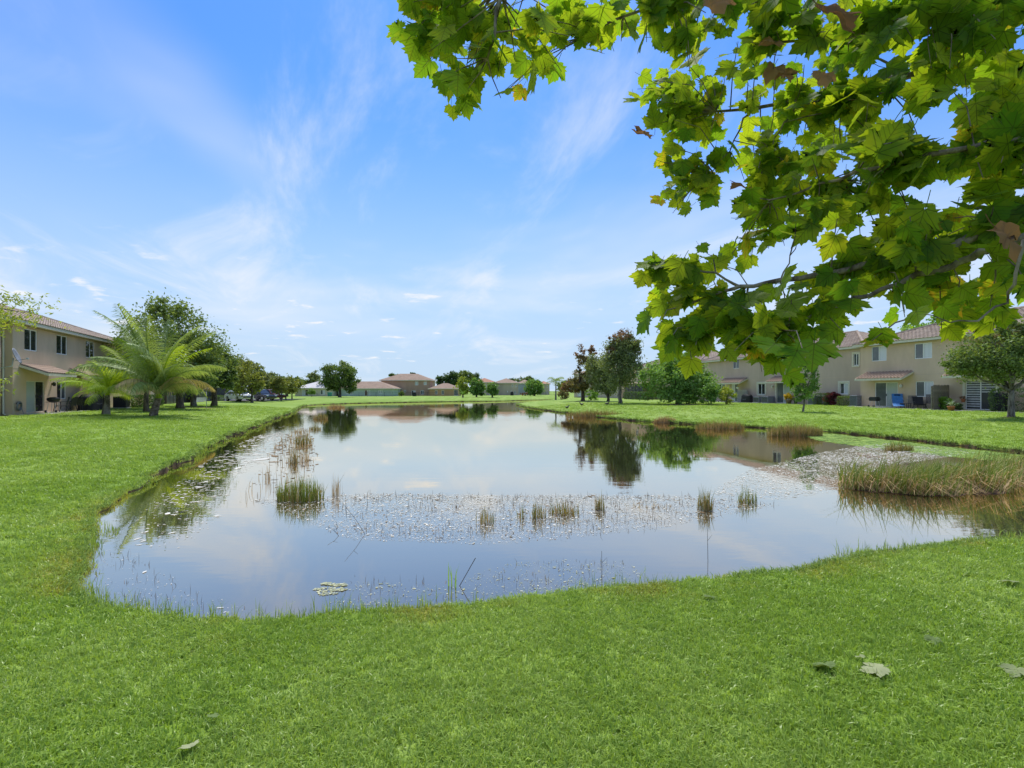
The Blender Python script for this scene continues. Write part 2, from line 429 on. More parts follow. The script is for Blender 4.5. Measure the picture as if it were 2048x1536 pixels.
M_DKMETAL = plain('dark_grey_metal', (0.055, 0.06, 0.068), 0.5)
M_GREYMET = plain('grey_metal', (0.17, 0.185, 0.21), 0.5)
M_LTMETAL = plain('pale_grey_metal', (0.45, 0.46, 0.47), 0.45)
M_CONC = plain('concrete', (0.40, 0.385, 0.355), 0.9, var=0.15, bump=0.3)
M_DKWOOD = plain('weathered_dark_wood', (0.075, 0.058, 0.045), 0.85, bump=0.3)
M_GRWOOD = plain('weathered_grey_wood', (0.215, 0.185, 0.145), 0.85, var=0.3, bump=0.3)
M_PALEWOOD = plain('pale_grey_wood', (0.36, 0.34, 0.31), 0.85, bump=0.3)
M_BROWN = plain('brown_plastic', (0.10, 0.080, 0.065), 0.6)
M_BLUECL = plain('blue_canvas', (0.055, 0.20, 0.46), 0.7)
M_NAVY = plain('navy_cushion', (0.015, 0.035, 0.09), 0.8)
M_POT = plain('terracotta_pot', (0.36, 0.135, 0.065), 0.8)
M_POTB = plain('brown_glazed_pot', (0.21, 0.145, 0.11), 0.6)
M_HOSE = plain('grey_hose', (0.20, 0.205, 0.20), 0.5)
M_RUBBER = plain('tyre_rubber', (0.02, 0.02, 0.02), 0.8)
M_TEAL = plain('teal_bin_plastic', (0.05, 0.24, 0.21), 0.5)
M_CARW = plain('white_car_paint', (0.72, 0.73, 0.75), 0.25, 0.5, var=0.02, coat=0.6)
M_CARB = plain('black_car_paint', (0.015, 0.017, 0.022), 0.22, 0.5, var=0.02, coat=0.6)
M_CARR = plain('dark_red_car_paint', (0.20, 0.022, 0.026), 0.25, 0.5, var=0.02, coat=0.6)
M_CHROME = plain('alloy_rim', (0.55, 0.55, 0.56), 0.3, 0.5, 0.8)
M_LAMPG = plain('headlight_glass', (0.75, 0.77, 0.78), 0.1)
M_ASPH = plain('asphalt', (0.12, 0.118, 0.115), 0.9, bump=0.3)
M_MULCH = plain('brown_mulch', (0.10, 0.058, 0.035), 0.95, var=0.4, bump=0.6)
M_BARK = mk_bark('grey_brown_bark', (0.045, 0.036, 0.028), (0.145, 0.120, 0.095))
M_BARKL = mk_bark('lichen_bark', (0.075, 0.065, 0.052), (0.24, 0.22, 0.19))
M_BARKS = mk_bark('sycamore_bark', (0.085, 0.066, 0.048), (0.30, 0.255, 0.195), 14.0, 0.4)
M_PALMBARK = mk_bark('palm_bark', (0.085, 0.064, 0.046), (0.24, 0.20, 0.155), 5.0, 2.6)
M_DEADLEAF = leafmat('dead_brown_leaf', (0.075, 0.042, 0.018), (0.165, 0.105, 0.050), 0.3, 0.05, (1.2, 0.9, 0.7), 0.6)
M_PALELEAF = leafmat('fallen_pale_leaf', (0.075, 0.105, 0.036), (0.17, 0.185, 0.10), 0.25, 0.05, None, 0.9)
G = {
 'oak': leafmat('oak_leaves', (0.036, 0.066, 0.018), (0.128, 0.172, 0.048)),
 'oakred': leafmat('oak_leaves_turning', (0.066, 0.084, 0.030), (0.180, 0.135, 0.065)),
 'olive': leafmat('olive_leaves', (0.052, 0.075, 0.020), (0.190, 0.205, 0.045)),
 'bright': leafmat('bright_leaves', (0.038, 0.088, 0.017), (0.150, 0.245, 0.060)),
 'fresh': leafmat('fresh_green_leaves', (0.060, 0.130, 0.020), (0.165, 0.275, 0.045)),
 'dark': leafmat('dark_leaves', (0.018, 0.040, 0.012), (0.060, 0.100, 0.032)),
 'blue': leafmat('blue_green_leaves', (0.060, 0.086, 0.034), (0.155, 0.182, 0.078)),
 'red': leafmat('red_leaves', (0.070, 0.048, 0.026), (0.165, 0.092, 0.055)),
 'maroon': leafmat('maroon_leaves', (0.045, 0.010, 0.016), (0.13, 0.035, 0.045)),
 'yellow': leafmat('yellow_leaves', (0.16, 0.14, 0.015), (0.50, 0.33, 0.025)),
 'lime': leafmat('lime_leaves', (0.12, 0.165, 0.025), (0.30, 0.31, 0.05)),
 'palm': leafmat('palm_leaflets', (0.070, 0.112, 0.026), (0.215, 0.265, 0.088), 0.35, 0.25),
 'palmy': leafmat('palm_leaflets_fresh', (0.120, 0.190, 0.016), (0.280, 0.345, 0.028), 0.4, 0.15),
 'palmd': leafmat('palm_leaflets_dry', (0.155, 0.125, 0.060), (0.34, 0.265, 0.135), 0.3, 0.1),
 'reed': leafmat('reed_blades', (0.065, 0.095, 0.018), (0.200, 0.155, 0.062), 0.25, 0.08),
 'straw': leafmat('straw_blades', (0.125, 0.088, 0.042), (0.345, 0.255, 0.135), 0.2, 0.05),
 'reedgrn': leafmat('green_reed_blades', (0.045, 0.085, 0.014), (0.155, 0.175, 0.042), 0.3, 0.1),
 'weed': leafmat('waterside_weeds', (0.060, 0.110, 0.022), (0.190, 0.260, 0.060), 0.35, 0.08),
 'agave': leafmat('agave_leaves', (0.10, 0.145, 0.085), (0.25, 0.31, 0.20), 0.1, 0.2),
 'debris': leafmat('dead_water_stems', (0.035, 0.026, 0.016), (0.15, 0.105, 0.060), 0.1, 0.05),
 'float': leafmat('floating_pads', (0.15, 0.147, 0.118), (0.38, 0.37, 0.33), 0.1, 0.15),
 'algae': leafmat('algae_film', (0.10, 0.11, 0.045), (0.27, 0.27, 0.18), 0.05, 0.1),
}

# ------------------------------------------------------------------ terrain and pond
SHORE = [(-2.4, 4.42), (-1.28, 4.6), (-0.12, 4.8), (0.94, 5.08), (2.75, 5.5), (4.45, 6.08), (6.2, 6.57), (7.4, 6.84), (10.5, 7.6), (14, 9.0),
         (17.4, 11.8), (18.3, 14.2), (17.6, 16.6), (17.2, 19.4), (17.0, 22), (16.3, 24.7), (14.4, 27.2), (11.8, 29.8), (8.3, 34.9), (5.1, 46), (2.3, 59.5), (0.8, 72),
         (1.6, 81), (4.8, 95), (9.5, 108), (9.0, 114), (4.2, 111), (-2.5, 100), (-15.9, 92), (-23.4, 85), (-28.0, 79.5), (-30.0, 73), (-29.0, 66), (-24.8, 54.7), (-21.9, 47.5),
         (-18.6, 37.5), (-15.8, 29.8), (-13.8, 24.2), (-12.4, 20.2), (-10.7, 16.2), (-9.4, 13.2), (-8.6, 11.2), (-7.8, 9.5), (-6.9, 8.0), (-6.15, 6.9), (-5.4, 6.0), (-4.9, 5.4), (-4.2, 4.84), (-3.27, 4.5)]
def smooth_loop(P):
    P = [Vector((*p, 0)) for p in P]; n = len(P); out = []
    for i in range(n):
        p0, p1, p2, p3 = P[i - 1], P[i], P[(i + 1) % n], P[(i + 2) % n]
        L = (p2 - p1).length; dist = min(p1.length, p2.length)
        k = max(2, int(L / max(0.10, dist * 0.014)))
        for j in range(k):
            t = j / k
            q = 0.5 * ((2 * p1) + (p2 - p0) * t + (2 * p0 - 5 * p1 + 4 * p2 - p3) * t * t + (-p0 + 3 * p1 - 3 * p2 + p3) * t ** 3)
            out.append((q.x, q.y))
    return np.array(out)
shore = smooth_loop(SHORE)
_t = np.roll(shore, -1, 0) - np.roll(shore, 1, 0); _t /= np.linalg.norm(_t, axis=1)[:, None]
_nrm = np.stack([_t[:, 1], -_t[:, 0]], 1)                      # loop is anticlockwise: this points to the land
_s = np.cumsum(np.r_[0, np.linalg.norm(np.diff(shore, axis=0), axis=1)])
_dist0 = np.linalg.norm(shore, axis=1)
_wig = sum(a * np.sin(_s * w + p) for a, w, p in ((0.5, 1.3, 0.4), (0.35, 3.1, 1.7), (0.25, 6.7, 0.2)))
shore = shore + _nrm * (_wig * np.clip(_dist0 * 0.012, 0.035, 0.28))[:, None]
def seg_dist(P):
    A = shore; B = np.roll(shore, -1, 0); out = np.empty(len(P))
    for i in range(0, len(P), 4000):
        p = P[i:i + 4000][:, None, :]
        d = B - A; t = np.clip(((p - A) * d).sum(2) / (d * d).sum(1), 0, 1)
        out[i:i + 4000] = np.sqrt((((A + t[..., None] * d) - p) ** 2).sum(2)).min(1)
    return out
def in_pond(P):
    x, y = P[:, 0][:, None], P[:, 1][:, None]
    A = shore; B = np.roll(shore, -1, 0); res = np.zeros(len(P), bool)
    for i in range(0, len(P), 4000):
        xi, yi = x[i:i + 4000], y[i:i + 4000]
        c = ((A[:, 1] > yi) != (B[:, 1] > yi)) & (xi < (B[:, 0] - A[:, 0]) * (yi - A[:, 1]) / (B[:, 1] - A[:, 1] + 1e-12) + A[:, 0])
        res[i:i + 4000] = c.sum(1) % 2 == 1
    return res
def bank_h(P):
    y = P[:, 1]; t = np.clip((y - 6.5) / 8.0, 0, 1); b = 0.030 + 0.075 * t * t * (3 - 2 * t)
    return b + np.where(P[:, 0] < -5.5, 0.015 * np.clip((y - 6) / 3, 0, 1), 0) + 0.02 * np.sin(P[:, 0] * 2.3 + y * 1.7) * t
def land_z(P, d):
    z = WATER + bank_h(P) + 0.115 * d
    k = 0.25
    z = -np.log(np.exp(-np.clip(z, -5, 3) / k) + 1.0) * k       # soft minimum with 0
    z = z + 0.012 * (np.sin(P[:, 0] * 1.7 + P[:, 1] * 0.6) + np.sin(P[:, 0] * 0.55 - P[:, 1] * 1.3)) * np.clip(d, 0, 1)
    return z
def ground_z(x, y):
    P = np.array([[x, y]]); return float(land_z(P, seg_dist(P))[0])
def build_ground():
    rs = [0.25]
    while rs[-1] < 4500: rs.append(rs[-1] * 1.034 + 0.02)
    th = np.r_[np.arange(-66, 66, 0.75), np.arange(66, 294, 7.0)]
    rr, tt = np.meshgrid(np.array(rs), np.radians(th))
    P = np.stack([rr * np.sin(tt), rr * np.cos(tt)], 2).reshape(-1, 2)
    P = P + RNG.normal(0, 1, P.shape) * np.minimum(np.linalg.norm(P, axis=1) * 0.004, 1.0)[:, None]
    d = seg_dist(P); dist = np.linalg.norm(P, axis=1)
    keep = (d > np.maximum(0.16, np.minimum(dist * 0.012, 0.5)))
    inside = in_pond(P); keep &= ~(inside & (d > 3))
    P, d, inside = P[keep], d[keep], inside[keep]
    n = len(shore)
    top = shore + _nrm * 0.05
    bot = shore - _nrm * 0.10
    allp = np.concatenate([shore, top, bot, P])
    edges = [(i, (i + 1) % n) for i in range(n)] + [(n + i, n + (i + 1) % n) for i in range(n)]
    r = delaunay_2d_cdt([Vector(p) for p in allp.tolist()], edges, [], 0, 1e-5)
    V2 = np.array([v[:] for v in r[0]]); tris = np.array(r[2]); orig = r[3]
    dd = seg_dist(V2); ins = in_pond(V2)
    z = land_z(V2, dd)
    z[ins] = np.maximum(WATER - 0.12 - 0.35 * dd[ins], WATER - 0.9)
    for vi, o in enumerate(orig):
        for k in o:
            if k < n: z[vi] = WATER - 0.02
            elif k < 2 * n: z[vi] = WATER + bank_h(V2[vi:vi + 1])[0]
            elif k < 3 * n: z[vi] = WATER - 0.14
    me = np_mesh('lawn', np.c_[V2, z], tris, M_GROUND, None, True)
    o = link('lawn', me, kind='structure'); o['label'] = 'mown green lawn sloping down to the pond'
build_ground()
def build_water():
    mb = MB(); mb.add([(-70, 2, WATER), (60, 2, WATER), (60, 135, WATER), (-70, 135, WATER)], [(0, 1, 2, 3)])
    o = mb.build('water', M_WATER, kind='structure'); o['label'] = 'still pond water mirroring the sky'
build_water()

# ------------------------------------------------------------------ foliage helpers
def unit(v): return v / (np.linalg.norm(v, axis=1, keepdims=True) + 1e-9)
def leaf_cloud(C, size, rng, up=0.5, aspect=0.55):
    n = len(C); size = np.broadcast_to(size, (n,))[:, None]
    nr = unit(rng.normal(0, 1, (n, 3)) + np.array([0, 0, up]))
    a = unit(np.cross(nr, rng.normal(0, 1, (n, 3)))); b = np.cross(nr, a)
    V = np.empty((n, 4, 3))
    V[:, 0] = C - a * size * 0.5
    V[:, 1] = C + b * size * 0.5 * aspect + nr * size * 0.12
    V[:, 2] = C + a * size * 0.5
    V[:, 3] = C - b * size * 0.5 * aspect + nr * size * 0.12
    return V.reshape(-1, 3), np.arange(4 * n).reshape(n, 4)
def crown_mesh(name, ells, ncl, nleaf, size, mat, rng, clr=0.16, shell=0.55, flat=0.75, up=0.5, tone=0.5):
    C, T = [], []
    nleaf = int(nleaf * 1.7); size *= 1.22; ncl = int(ncl * 1.25)
    tot = sum(e[6] if len(e) > 6 else 1 for e in ells)
    for e in ells:
        w = (e[6] if len(e) > 6 else 1) / tot
        k = max(3, int(ncl * w)); m = max(2, int(nleaf * w / k))
        d = unit(rng.normal(0, 1, (k, 3)))
        r = shell + (1 - shell) * rng.random(k) ** 0.6
        r[: k // 5] *= 0.6
        lump = 1 + 0.16 * np.sin(d[:, 0] * 5 + e[0]) * np.sin(d[:, 1] * 4.3 + 1) + 0.10 * np.sin(d[:, 2] * 7 + e[1])
        cc = np.array(e[:3]) + d * (r * lump)[:, None] * np.array(e[3:6])
        rad = clr * min(e[3], e[5]) * rng.uniform(0.6, 1.6, k)
        ct = rng.normal(0, 0.16, k)
        for i in range(k):
            q = cc[i] + rng.normal(0, 1, (m, 3)) * rad[i] * np.array([1, 1, flat])
            C.append(q); T.append(np.clip(tone + ct[i] + rng.normal(0, 0.17, m), 0, 1))
    C = np.concatenate(C); T = np.concatenate(T)
    V, Fc = leaf_cloud(C, size * rng.uniform(0.6, 1.35, len(C)), rng, up)
    return np_mesh(name, V, Fc, mat, np.repeat(T, 4))
def wobble(a, b, n, amp, rng):
    a, b = np.array(a, float), np.array(b, float); L = np.linalg.norm(b - a)
    pts = [a + (b - a) * t + (rng.normal(0, 1, 3) * amp * L * math.sin(PI * t) if 0 < t < 1 else 0) for t in np.linspace(0, 1, n)]
    return pts
def tree(name, label, loc, trunk_h, trunk_r, ells, nleaf, size, mat, bark=None, ncl=70, seed=1, group=None, limbs=5, cat='tree', lean=(0, 0), extra=None, **kw):
    """ells: crown ellipsoids relative to the base (x, y, z, rx, ry, rz[, share])"""
    rng = np.random.default_rng(seed); bark = bark or M_BARK
    t = thing(name, label, cat, loc, 0, group)
    mb = MB(); top = (lean[0], lean[1], trunk_h)
    pts = wobble((0, 0, -0.15), top, 6, 0.02, rng)
    rr = [trunk_r * f for f in (1.5, 1.05, 0.95, 0.88, 0.82, 0.75)]
    mb.tube(pts, rr, 9); mb.build('trunk', bark, t, True)
    for k in range(limbs):
        e = ells[k % len(ells)]; d = unit(rng.normal(0, 1, (1, 3)))[0]; d[2] = abs(d[2]) * 0.9
        end = np.array(e[:3]) + d * np.array(e[3:6]) * 0.72
        p = wobble((top[0], top[1], trunk_h * rng.uniform(0.86, 0.99)), end, 5, 0.07, rng)
        b = MB(); b.tube(p, [trunk_r * f for f in (0.62, 0.46, 0.34, 0.2, 0.07)], 6); b.build('branch', bark, t, True)
    link('crown', crown_mesh('crown', ells, ncl, nleaf, size, mat, rng, **kw), t, kind='stuff')
    if extra:
        for e2, n2, m2, nc2 in extra:
            link('crown', crown_mesh('crown', e2, nc2, n2, size, m2, rng, **kw), t, kind='stuff')
    return t
def blades(base, az, lean, h, w, rng, bend=0.5):
    """n blades: three cross sections, two quads"""
    n = len(base); h = np.broadcast_to(h, (n,)); w = np.broadcast_to(w, (n,))
    dirv = np.stack([np.cos(az), np.sin(az), np.zeros(n)], 1); side = np.stack([-np.sin(az), np.cos(az), np.zeros(n)], 1)
    tw = rng.uniform(-1.2, 1.2, n)
    side = unit(side * np.cos(tw)[:, None] + dirv * np.sin(tw)[:, None])
    V = np.empty((n, 6, 3))
    for i, (s, ww) in enumerate(((0, 1.0), (0.55, 0.85), (1.0, 0.08))):
        out = lean * (s + bend * s * s) / (1 + bend)
        p = base + dirv * (h * np.sin(np.clip(out, 0, 1.5)) * s)[:, None] + np.array([0, 0, 1]) * (h * np.cos(np.clip(out, 0, 1.5)) * s)[:, None]
        V[:, 2 * i] = p - side * (w * ww / 2)[:, None]; V[:, 2 * i + 1] = p + side * (w * ww / 2)[:, None]
    b = (np.arange(n) * 6)[:, None]
    Fc = np.stack([b + np.array([0, 1, 3, 2]), b + np.array([2, 3, 5, 4])], 1).reshape(-1, 4)
    return V.reshape(-1, 3), Fc

# ------------------------------------------------------------------ turf blades (one mass of grass)
def build_grass():
    rng = np.random.default_rng(5)
    tufts = []
    for k in range(5):
        n = 17
        base = np.c_[rng.normal(0, 0.030, (n, 2)), np.full(n, -0.008)]
        V, Fc = blades(base, rng.uniform(0, 2 * PI, n), rng.uniform(0.25, 1.25, n), rng.uniform(0.030, 0.066, n), rng.uniform(0.0045, 0.0080, n), rng, 0.9)
        me = np_mesh('grass_tuft', V, Fc, M_GRASS, np.repeat(rng.random(n), 6))
        tufts.append(bpy.data.objects.new('grass_tuft', me))
    P, S = [], []
    def scatter(r0, r1, dens, sc, a0=-53, a1=53):
        area = (r1 * r1 - r0 * r0) * R(a1 - a0) / 2
        n = int(area * dens)
        r = np.sqrt(rng.uniform(r0 * r0, r1 * r1, n)); a = np.radians(rng.uniform(a0, a1, n))
        p = np.stack([r * np.sin(a), r * np.cos(a)], 1)
        d = seg_dist(p); ok = ~in_pond(p) & (d > 0.015) & (p[:, 1] > -0.5)
        ok &= ~((p[:, 0] < 0) & (p[:, 0] < -17.6 - 0.3916 * p[:, 1])) & ~((p[:, 0] > 0) & (p[:, 0] > 40.5 - 0.2253 * p[:, 1]))
        p, d = p[ok], d[ok]
        P.append(np.c_[p, land_z(p, d)]); S.append(np.c_[np.full(len(p), sc) * rng.uniform(0.75, 1.3, len(p)), np.full(len(p), sc ** 0.45) * rng.uniform(0.75, 1.25, len(p))])
    scatter(0.3, 3.2, 900, 0.95, -80, 80); scatter(3.2, 5.5, 620, 1.05, -72, 72); scatter(5.5, 9, 330, 1.35, -66, 66); scatter(9, 14, 150, 1.8); scatter(14, 22, 75, 2.1); scatter(22, 34, 30, 2.6); scatter(34, 60, 9, 3.2)
    P = np.concatenate(P); S = np.concatenate(S)
    me = bpy.data.meshes.new('grass'); me.vertices.add(len(P)); me.vertices.foreach_set('co', P.astype(np.float32).ravel())
    a = me.attributes.new('scl', 'FLOAT_VECTOR', 'POINT'); a.data.foreach_set('vector', np.c_[S[:, 0], S[:, 0], S[:, 1]].astype(np.float32).ravel())
    a = me.attributes.new('spin', 'FLOAT_VECTOR', 'POINT'); a.data.foreach_set('vector', np.c_[rng.normal(0, 0.12, (len(P), 2)), rng.uniform(0, 6.28, len(P))].astype(np.float32).ravel())
    o = link('grass', me, kind='stuff'); o['label'] = 'short green lawn grass blades'
    ng = bpy.data.node_groups.new('grass_scatter', 'GeometryNodeTree')
    ng.interface.new_socket('Geometry', in_out='INPUT', socket_type='NodeSocketGeometry'); ng.interface.new_socket('Geometry', in_out='OUTPUT', socket_type='NodeSocketGeometry')
    N, L = ng.nodes.new, ng.links.new
    gi, go = N('NodeGroupInput'), N('NodeGroupOutput')
    ip = N('GeometryNodeInstanceOnPoints'); g2i = N('GeometryNodeGeometryToInstance')
    for tf in tufts:
        oi = N('GeometryNodeObjectInfo'); oi.inputs['Object'].default_value = tf; L(oi.outputs['Geometry'], g2i.inputs[0])
    mp = N('GeometryNodeMeshToPoints'); L(gi.outputs[0], mp.inputs['Mesh']); L(mp.outputs[0], ip.inputs['Points'])
    L(g2i.outputs[0], ip.inputs['Instance']); ip.inputs['Pick Instance'].default_value = True
    def na(nm):
        n = N('GeometryNodeInputNamedAttribute'); n.data_type = 'FLOAT_VECTOR'; n.inputs['Name'].default_value = nm; return n.outputs['Attribute']
    L(na('spin'), ip.inputs['Rotation']); L(na('scl'), ip.inputs['Scale']); L(ip.outputs[0], go.inputs[0])
    md = o.modifiers.new('scatter', 'NODES'); md.node_group = ng
    print('grass tufts', len(P))
build_grass()

# ------------------------------------------------------------------ houses
class Frame:
    """local axes of a building: x along its front, y inwards, z up"""
    def __init__(s, O, d):
        s.O = Vector((O[0], O[1])); s.d = Vector(d).normalized(); s.n = Vector((-s.d.y, s.d.x)); s.rot = math.atan2(s.d.y, s.d.x)
    def Y(s, px, y=0.0):
        k = (px - CX) / F_PX
        return (y + s.n.dot(s.O)) / (s.n.x * k + s.n.y)
    def u(s, px, y=0.0):
        Y = s.Y(px, y); k = (px - CX) / F_PX
        return s.d.dot(Vector((k * Y, Y)) - s.O)
    def z(s, px, py, y=0.0): return EYE - (py - HY) / F_PX * s.Y(px, y)
    def rect(s, x0, y0, x1, y1, y=0.0):
        ua, ub = sorted((s.u(x0, y), s.u(x1, y))); xm = (x0 + x1) / 2
        return [ua, ub, s.z(xm, y1, y), s.z(xm, y0, y)]
    def w(s, u, y, z=0.0):
        p = s.O + s.d * u + s.n * y; return Vector((p.x, p.y, z))
def wall_front(mb, u0, u1, z0, z1, y, holes, depth=0.11):
    us = sorted({u0, u1, *[v for h in holes for v in h[:2]]}); zs = sorted({z0, z1, *[v for h in holes for v in h[2:4]]})
    us = [v for v in us if u0 <= v <= u1]; zs = [v for v in zs if z0 <= v <= z1]
    for a, b in zip(us, us[1:]):
        for c, d in zip(zs, zs[1:]):
            m, k = (a + b) / 2, (c + d) / 2
            if any(h[0] < m < h[1] and h[2] < k < h[3] for h in holes): continue
            mb.add([(a, y, c), (b, y, c), (b, y, d), (a, y, d)], [(0, 1, 2, 3)])
    for h in holes:
        a, b, c, d = h[:4]; e = y + depth
        mb.add([(a, y, c), (a, y, d), (a, e, d), (a, e, c)], [(0, 1, 2, 3)]); mb.add([(b, y, c), (b, e, c), (b, e, d), (b, y, d)], [(0, 1, 2, 3)])
        mb.add([(a, y, d), (b, y, d), (b, e, d), (a, e, d)], [(0, 1, 2, 3)]); mb.add([(a, y, c), (a, e, c), (b, e, c), (b, y, c)], [(0, 1, 2, 3)])
        mb.add([(a, e, c), (b, e, c), (b, e, d), (a, e, d)], [(0, 1, 2, 3)])
def slope(mb, A, B, C, D, tiles=True, row=0.40, per=0.30, amp=0.032):
    """roof slope, eave A-B, top D-C; S-tiles as real relief"""
    A, B, C, D = map(Vector, (A, B, C, D)); ud = (B - A).normalized(); nr = (B - A).cross(D - A).normalized()
    if nr.z < 0: nr = -nr
    if not tiles: mb.add([A, B, C, D], [(0, 1, 2, 3)] if (C - D).length > 0.01 else [(0, 1, 2)]); return
    up = (D - A) - ud * (D - A).dot(ud); L = up.length; up.normalize(); nrow = max(2, int(L / row))
    a0, d0, b0, c0 = 0.0, (D - A).dot(ud), (B - A).dot(ud), (C - A).dot(ud)
    st = per / 5
    for r in range(nrow):
        t0, t1 = r / nrow, (r + 1) / nrow
        l0, l1, r0, r1 = a0 + (d0 - a0) * t0, a0 + (d0 - a0) * t1, b0 + (c0 - b0) * t0, b0 + (c0 - b0) * t1
        lo, hi = min(l0, l1), max(r0, r1)
        k0, k1 = math.floor(lo / st), math.ceil(hi / st)
        vs_ = []; 
        for k in range(k0, k1 + 1):
            u = k * st; h = amp * max(0.0, math.sin(2 * PI * (k % 5) / 5 + 0.6)) * 1.3
            ub, ut = min(max(u, l0), r0), min(max(u, l1), r1)
            vs_.append(A + ud * ub + up * (t0 * L - 0.03) + nr * (h + 0.045)); vs_.append(A + ud * ut + up * (t1 * L) + nr * (h + 0.008))
            vs_.append(A + ud * ub + up * (t0 * L - 0.03) + nr * (h * 0.2 + 0.0))
        n = k1 - k0 + 1; fs = []
        for i in range(n - 1): fs.append((3 * i, 3 * i + 3, 3 * i + 4, 3 * i + 1)); fs.append((3 * i + 2, 3 * i + 5, 3 * i + 3, 3 * i))
        mb.add(vs_, fs)
def hip_roof(t, u0, u1, dep, z, mat, rise, o=0.42, tiles=True, hip0=True, hip1=True, fascia=0.2, gable_mat=None):
    a, b, f, k = u0 - o * hip0, u1 + o * hip1, -o, dep + o
    half = (k - f) / 2; ym = (f + k) / 2
    ra, rb = (a + half if hip0 else a), (b - half if hip1 else b)
    if ra > rb: ra = rb = (a + b) / 2
    zt = z + fascia
    mb = MB()
    P = lambda u, y, zz: (u, y, zz)
    E = [P(a, f, zt), P(b, f, zt), P(b, k, zt), P(a, k, zt)]; r0, r1 = P(ra, ym, zt + rise), P(rb, ym, zt + rise)
    slope(mb, E[0], E[1], r1, r0, tiles); slope(mb, E[2], E[3], r0, r1, tiles and False)
    if hip1: slope(mb, E[1], E[2], r1, r1, tiles)
    if hip0: slope(mb, E[3], E[0], r0, r0, tiles)
    if tiles:                                                     # ridge and hip caps
        for p, q in ((r0, r1), (E[0], r0) if hip0 else (r0, r0), (E[1], r1) if hip1 else (r1, r1)):
            if p != q: mb.tube([Vector(p) + Vector((0, 0, 0.05)), Vector(q) + Vector((0, 0, 0.05))], 0.11, 6)
        mb.add([(x, y, zz - 0.03) for x, y, zz in (E[0], E[1], r1, r0)], [(0, 1, 2, 3)])
    roof = mb.build('roof', mat, t)
    fb = MB(); w = 0.035
    fb.box(a, b, f, f + w, z, zt - 0.004); fb.box(a, b, k - w, k, z, zt - 0.004)
    fb.box(a, a + w, f + w, k - w, z, zt - 0.004); fb.box(b - w, b, f + w, k - w, z, zt - 0.004)
    fb.build('fascia', M_TRIM, roof)
    sb = MB(); sb.box(a + w, b - w, f + w, k - w, z + 0.02, z + 0.05); sb.build('soffit', M_TRIM, roof)
    return roof
def window(t, r, y=0.0, panes=('dark', 'dark'), fm=None, name='window', sill=False, trim=0, fw=0.055, handle=False):
    a, b, c, d = r; fm = fm or M_WHITE; e = y + 0.03; mid = (a + b) / 2
    mb = MB(); g = 0.004
    mb.box(a + g, b - g, e, e + 0.06, c + g, c + fw); mb.box(a + g, b - g, e, e + 0.06, d - fw, d - g)
    mb.box(a + g, a + fw, e, e + 0.06, c + fw, d - fw); mb.box(b - fw, b - g, e, e + 0.06, c + fw, d - fw); mb.box(mid - fw / 2, mid + fw / 2, e - 0.008, e + 0.05, c + fw, d - fw)
    o = mb.build(name, fm, t)
    pm = {'dark': M_PDARK, 'mid': M_PMID, 'blind': M_PBLIND, 'white': M_PWHITE, 'screen': M_SCREEN}
    for k, (p, q) in enumerate(((a + fw, mid - fw / 2), (mid + fw / 2, b - fw))):
        s = MB(); s.box(p, q, e + 0.018 + 0.012 * k, e + 0.03 + 0.012 * k, c + fw, d - fw); s.build('pane', pm[panes[k]], o)
    if sill:
        s = MB(); s.box(a - 0.12, b + 0.12, y - 0.07, y + 0.0, c - 0.13, c - 0.005); s.build('sill', M_TRIM, o)
    if trim:
        s = MB(); s.box(a - trim, a, y - 0.035, y + 0.02, c, d + trim); s.box(b, b + trim, y - 0.035, y + 0.02, c, d + trim); s.box(a, b, y - 0.035, y + 0.02, d, d + trim); s.build('surround', M_TRIM, o)
    if handle:
        s = MB(); zc = c + 1.0; s.bar((mid + 0.02, e - 0.03, zc - 0.1), (mid + 0.02, e - 0.03, zc + 0.1), 0.03, 0.04); s.build('handle', M_BLACK, o)
    return o
TILE_ME = None
def tile_mesh():
    """one curved clay pan-and-cover tile, 0.30 x 0.44"""
    global TILE_ME
    if TILE_ME is None:
        mb = MB(); pr = [(0.0, 0.0), (0.03, 0.045), (0.085, 0.068), (0.14, 0.045), (0.17, 0.0), (0.23, -0.008), (0.295, 0.0)]
        vs_ = [(x, yy, z + dz) for yy, dz in ((0, 0.025), (0.44, 0.0)) for x, z in pr] + [(x, 0, z) for x, z in pr]
        n = len(pr); fs = [(i, i + 1, n + i + 1, n + i) for i in range(n - 1)] + [(2 * n + i, 2 * n + i + 1, i + 1, i) for i in range(n - 1)]
        mb.add(vs_, fs); TILE_ME = mb.mesh('roof_tile', M_TILE2)
    return TILE_ME
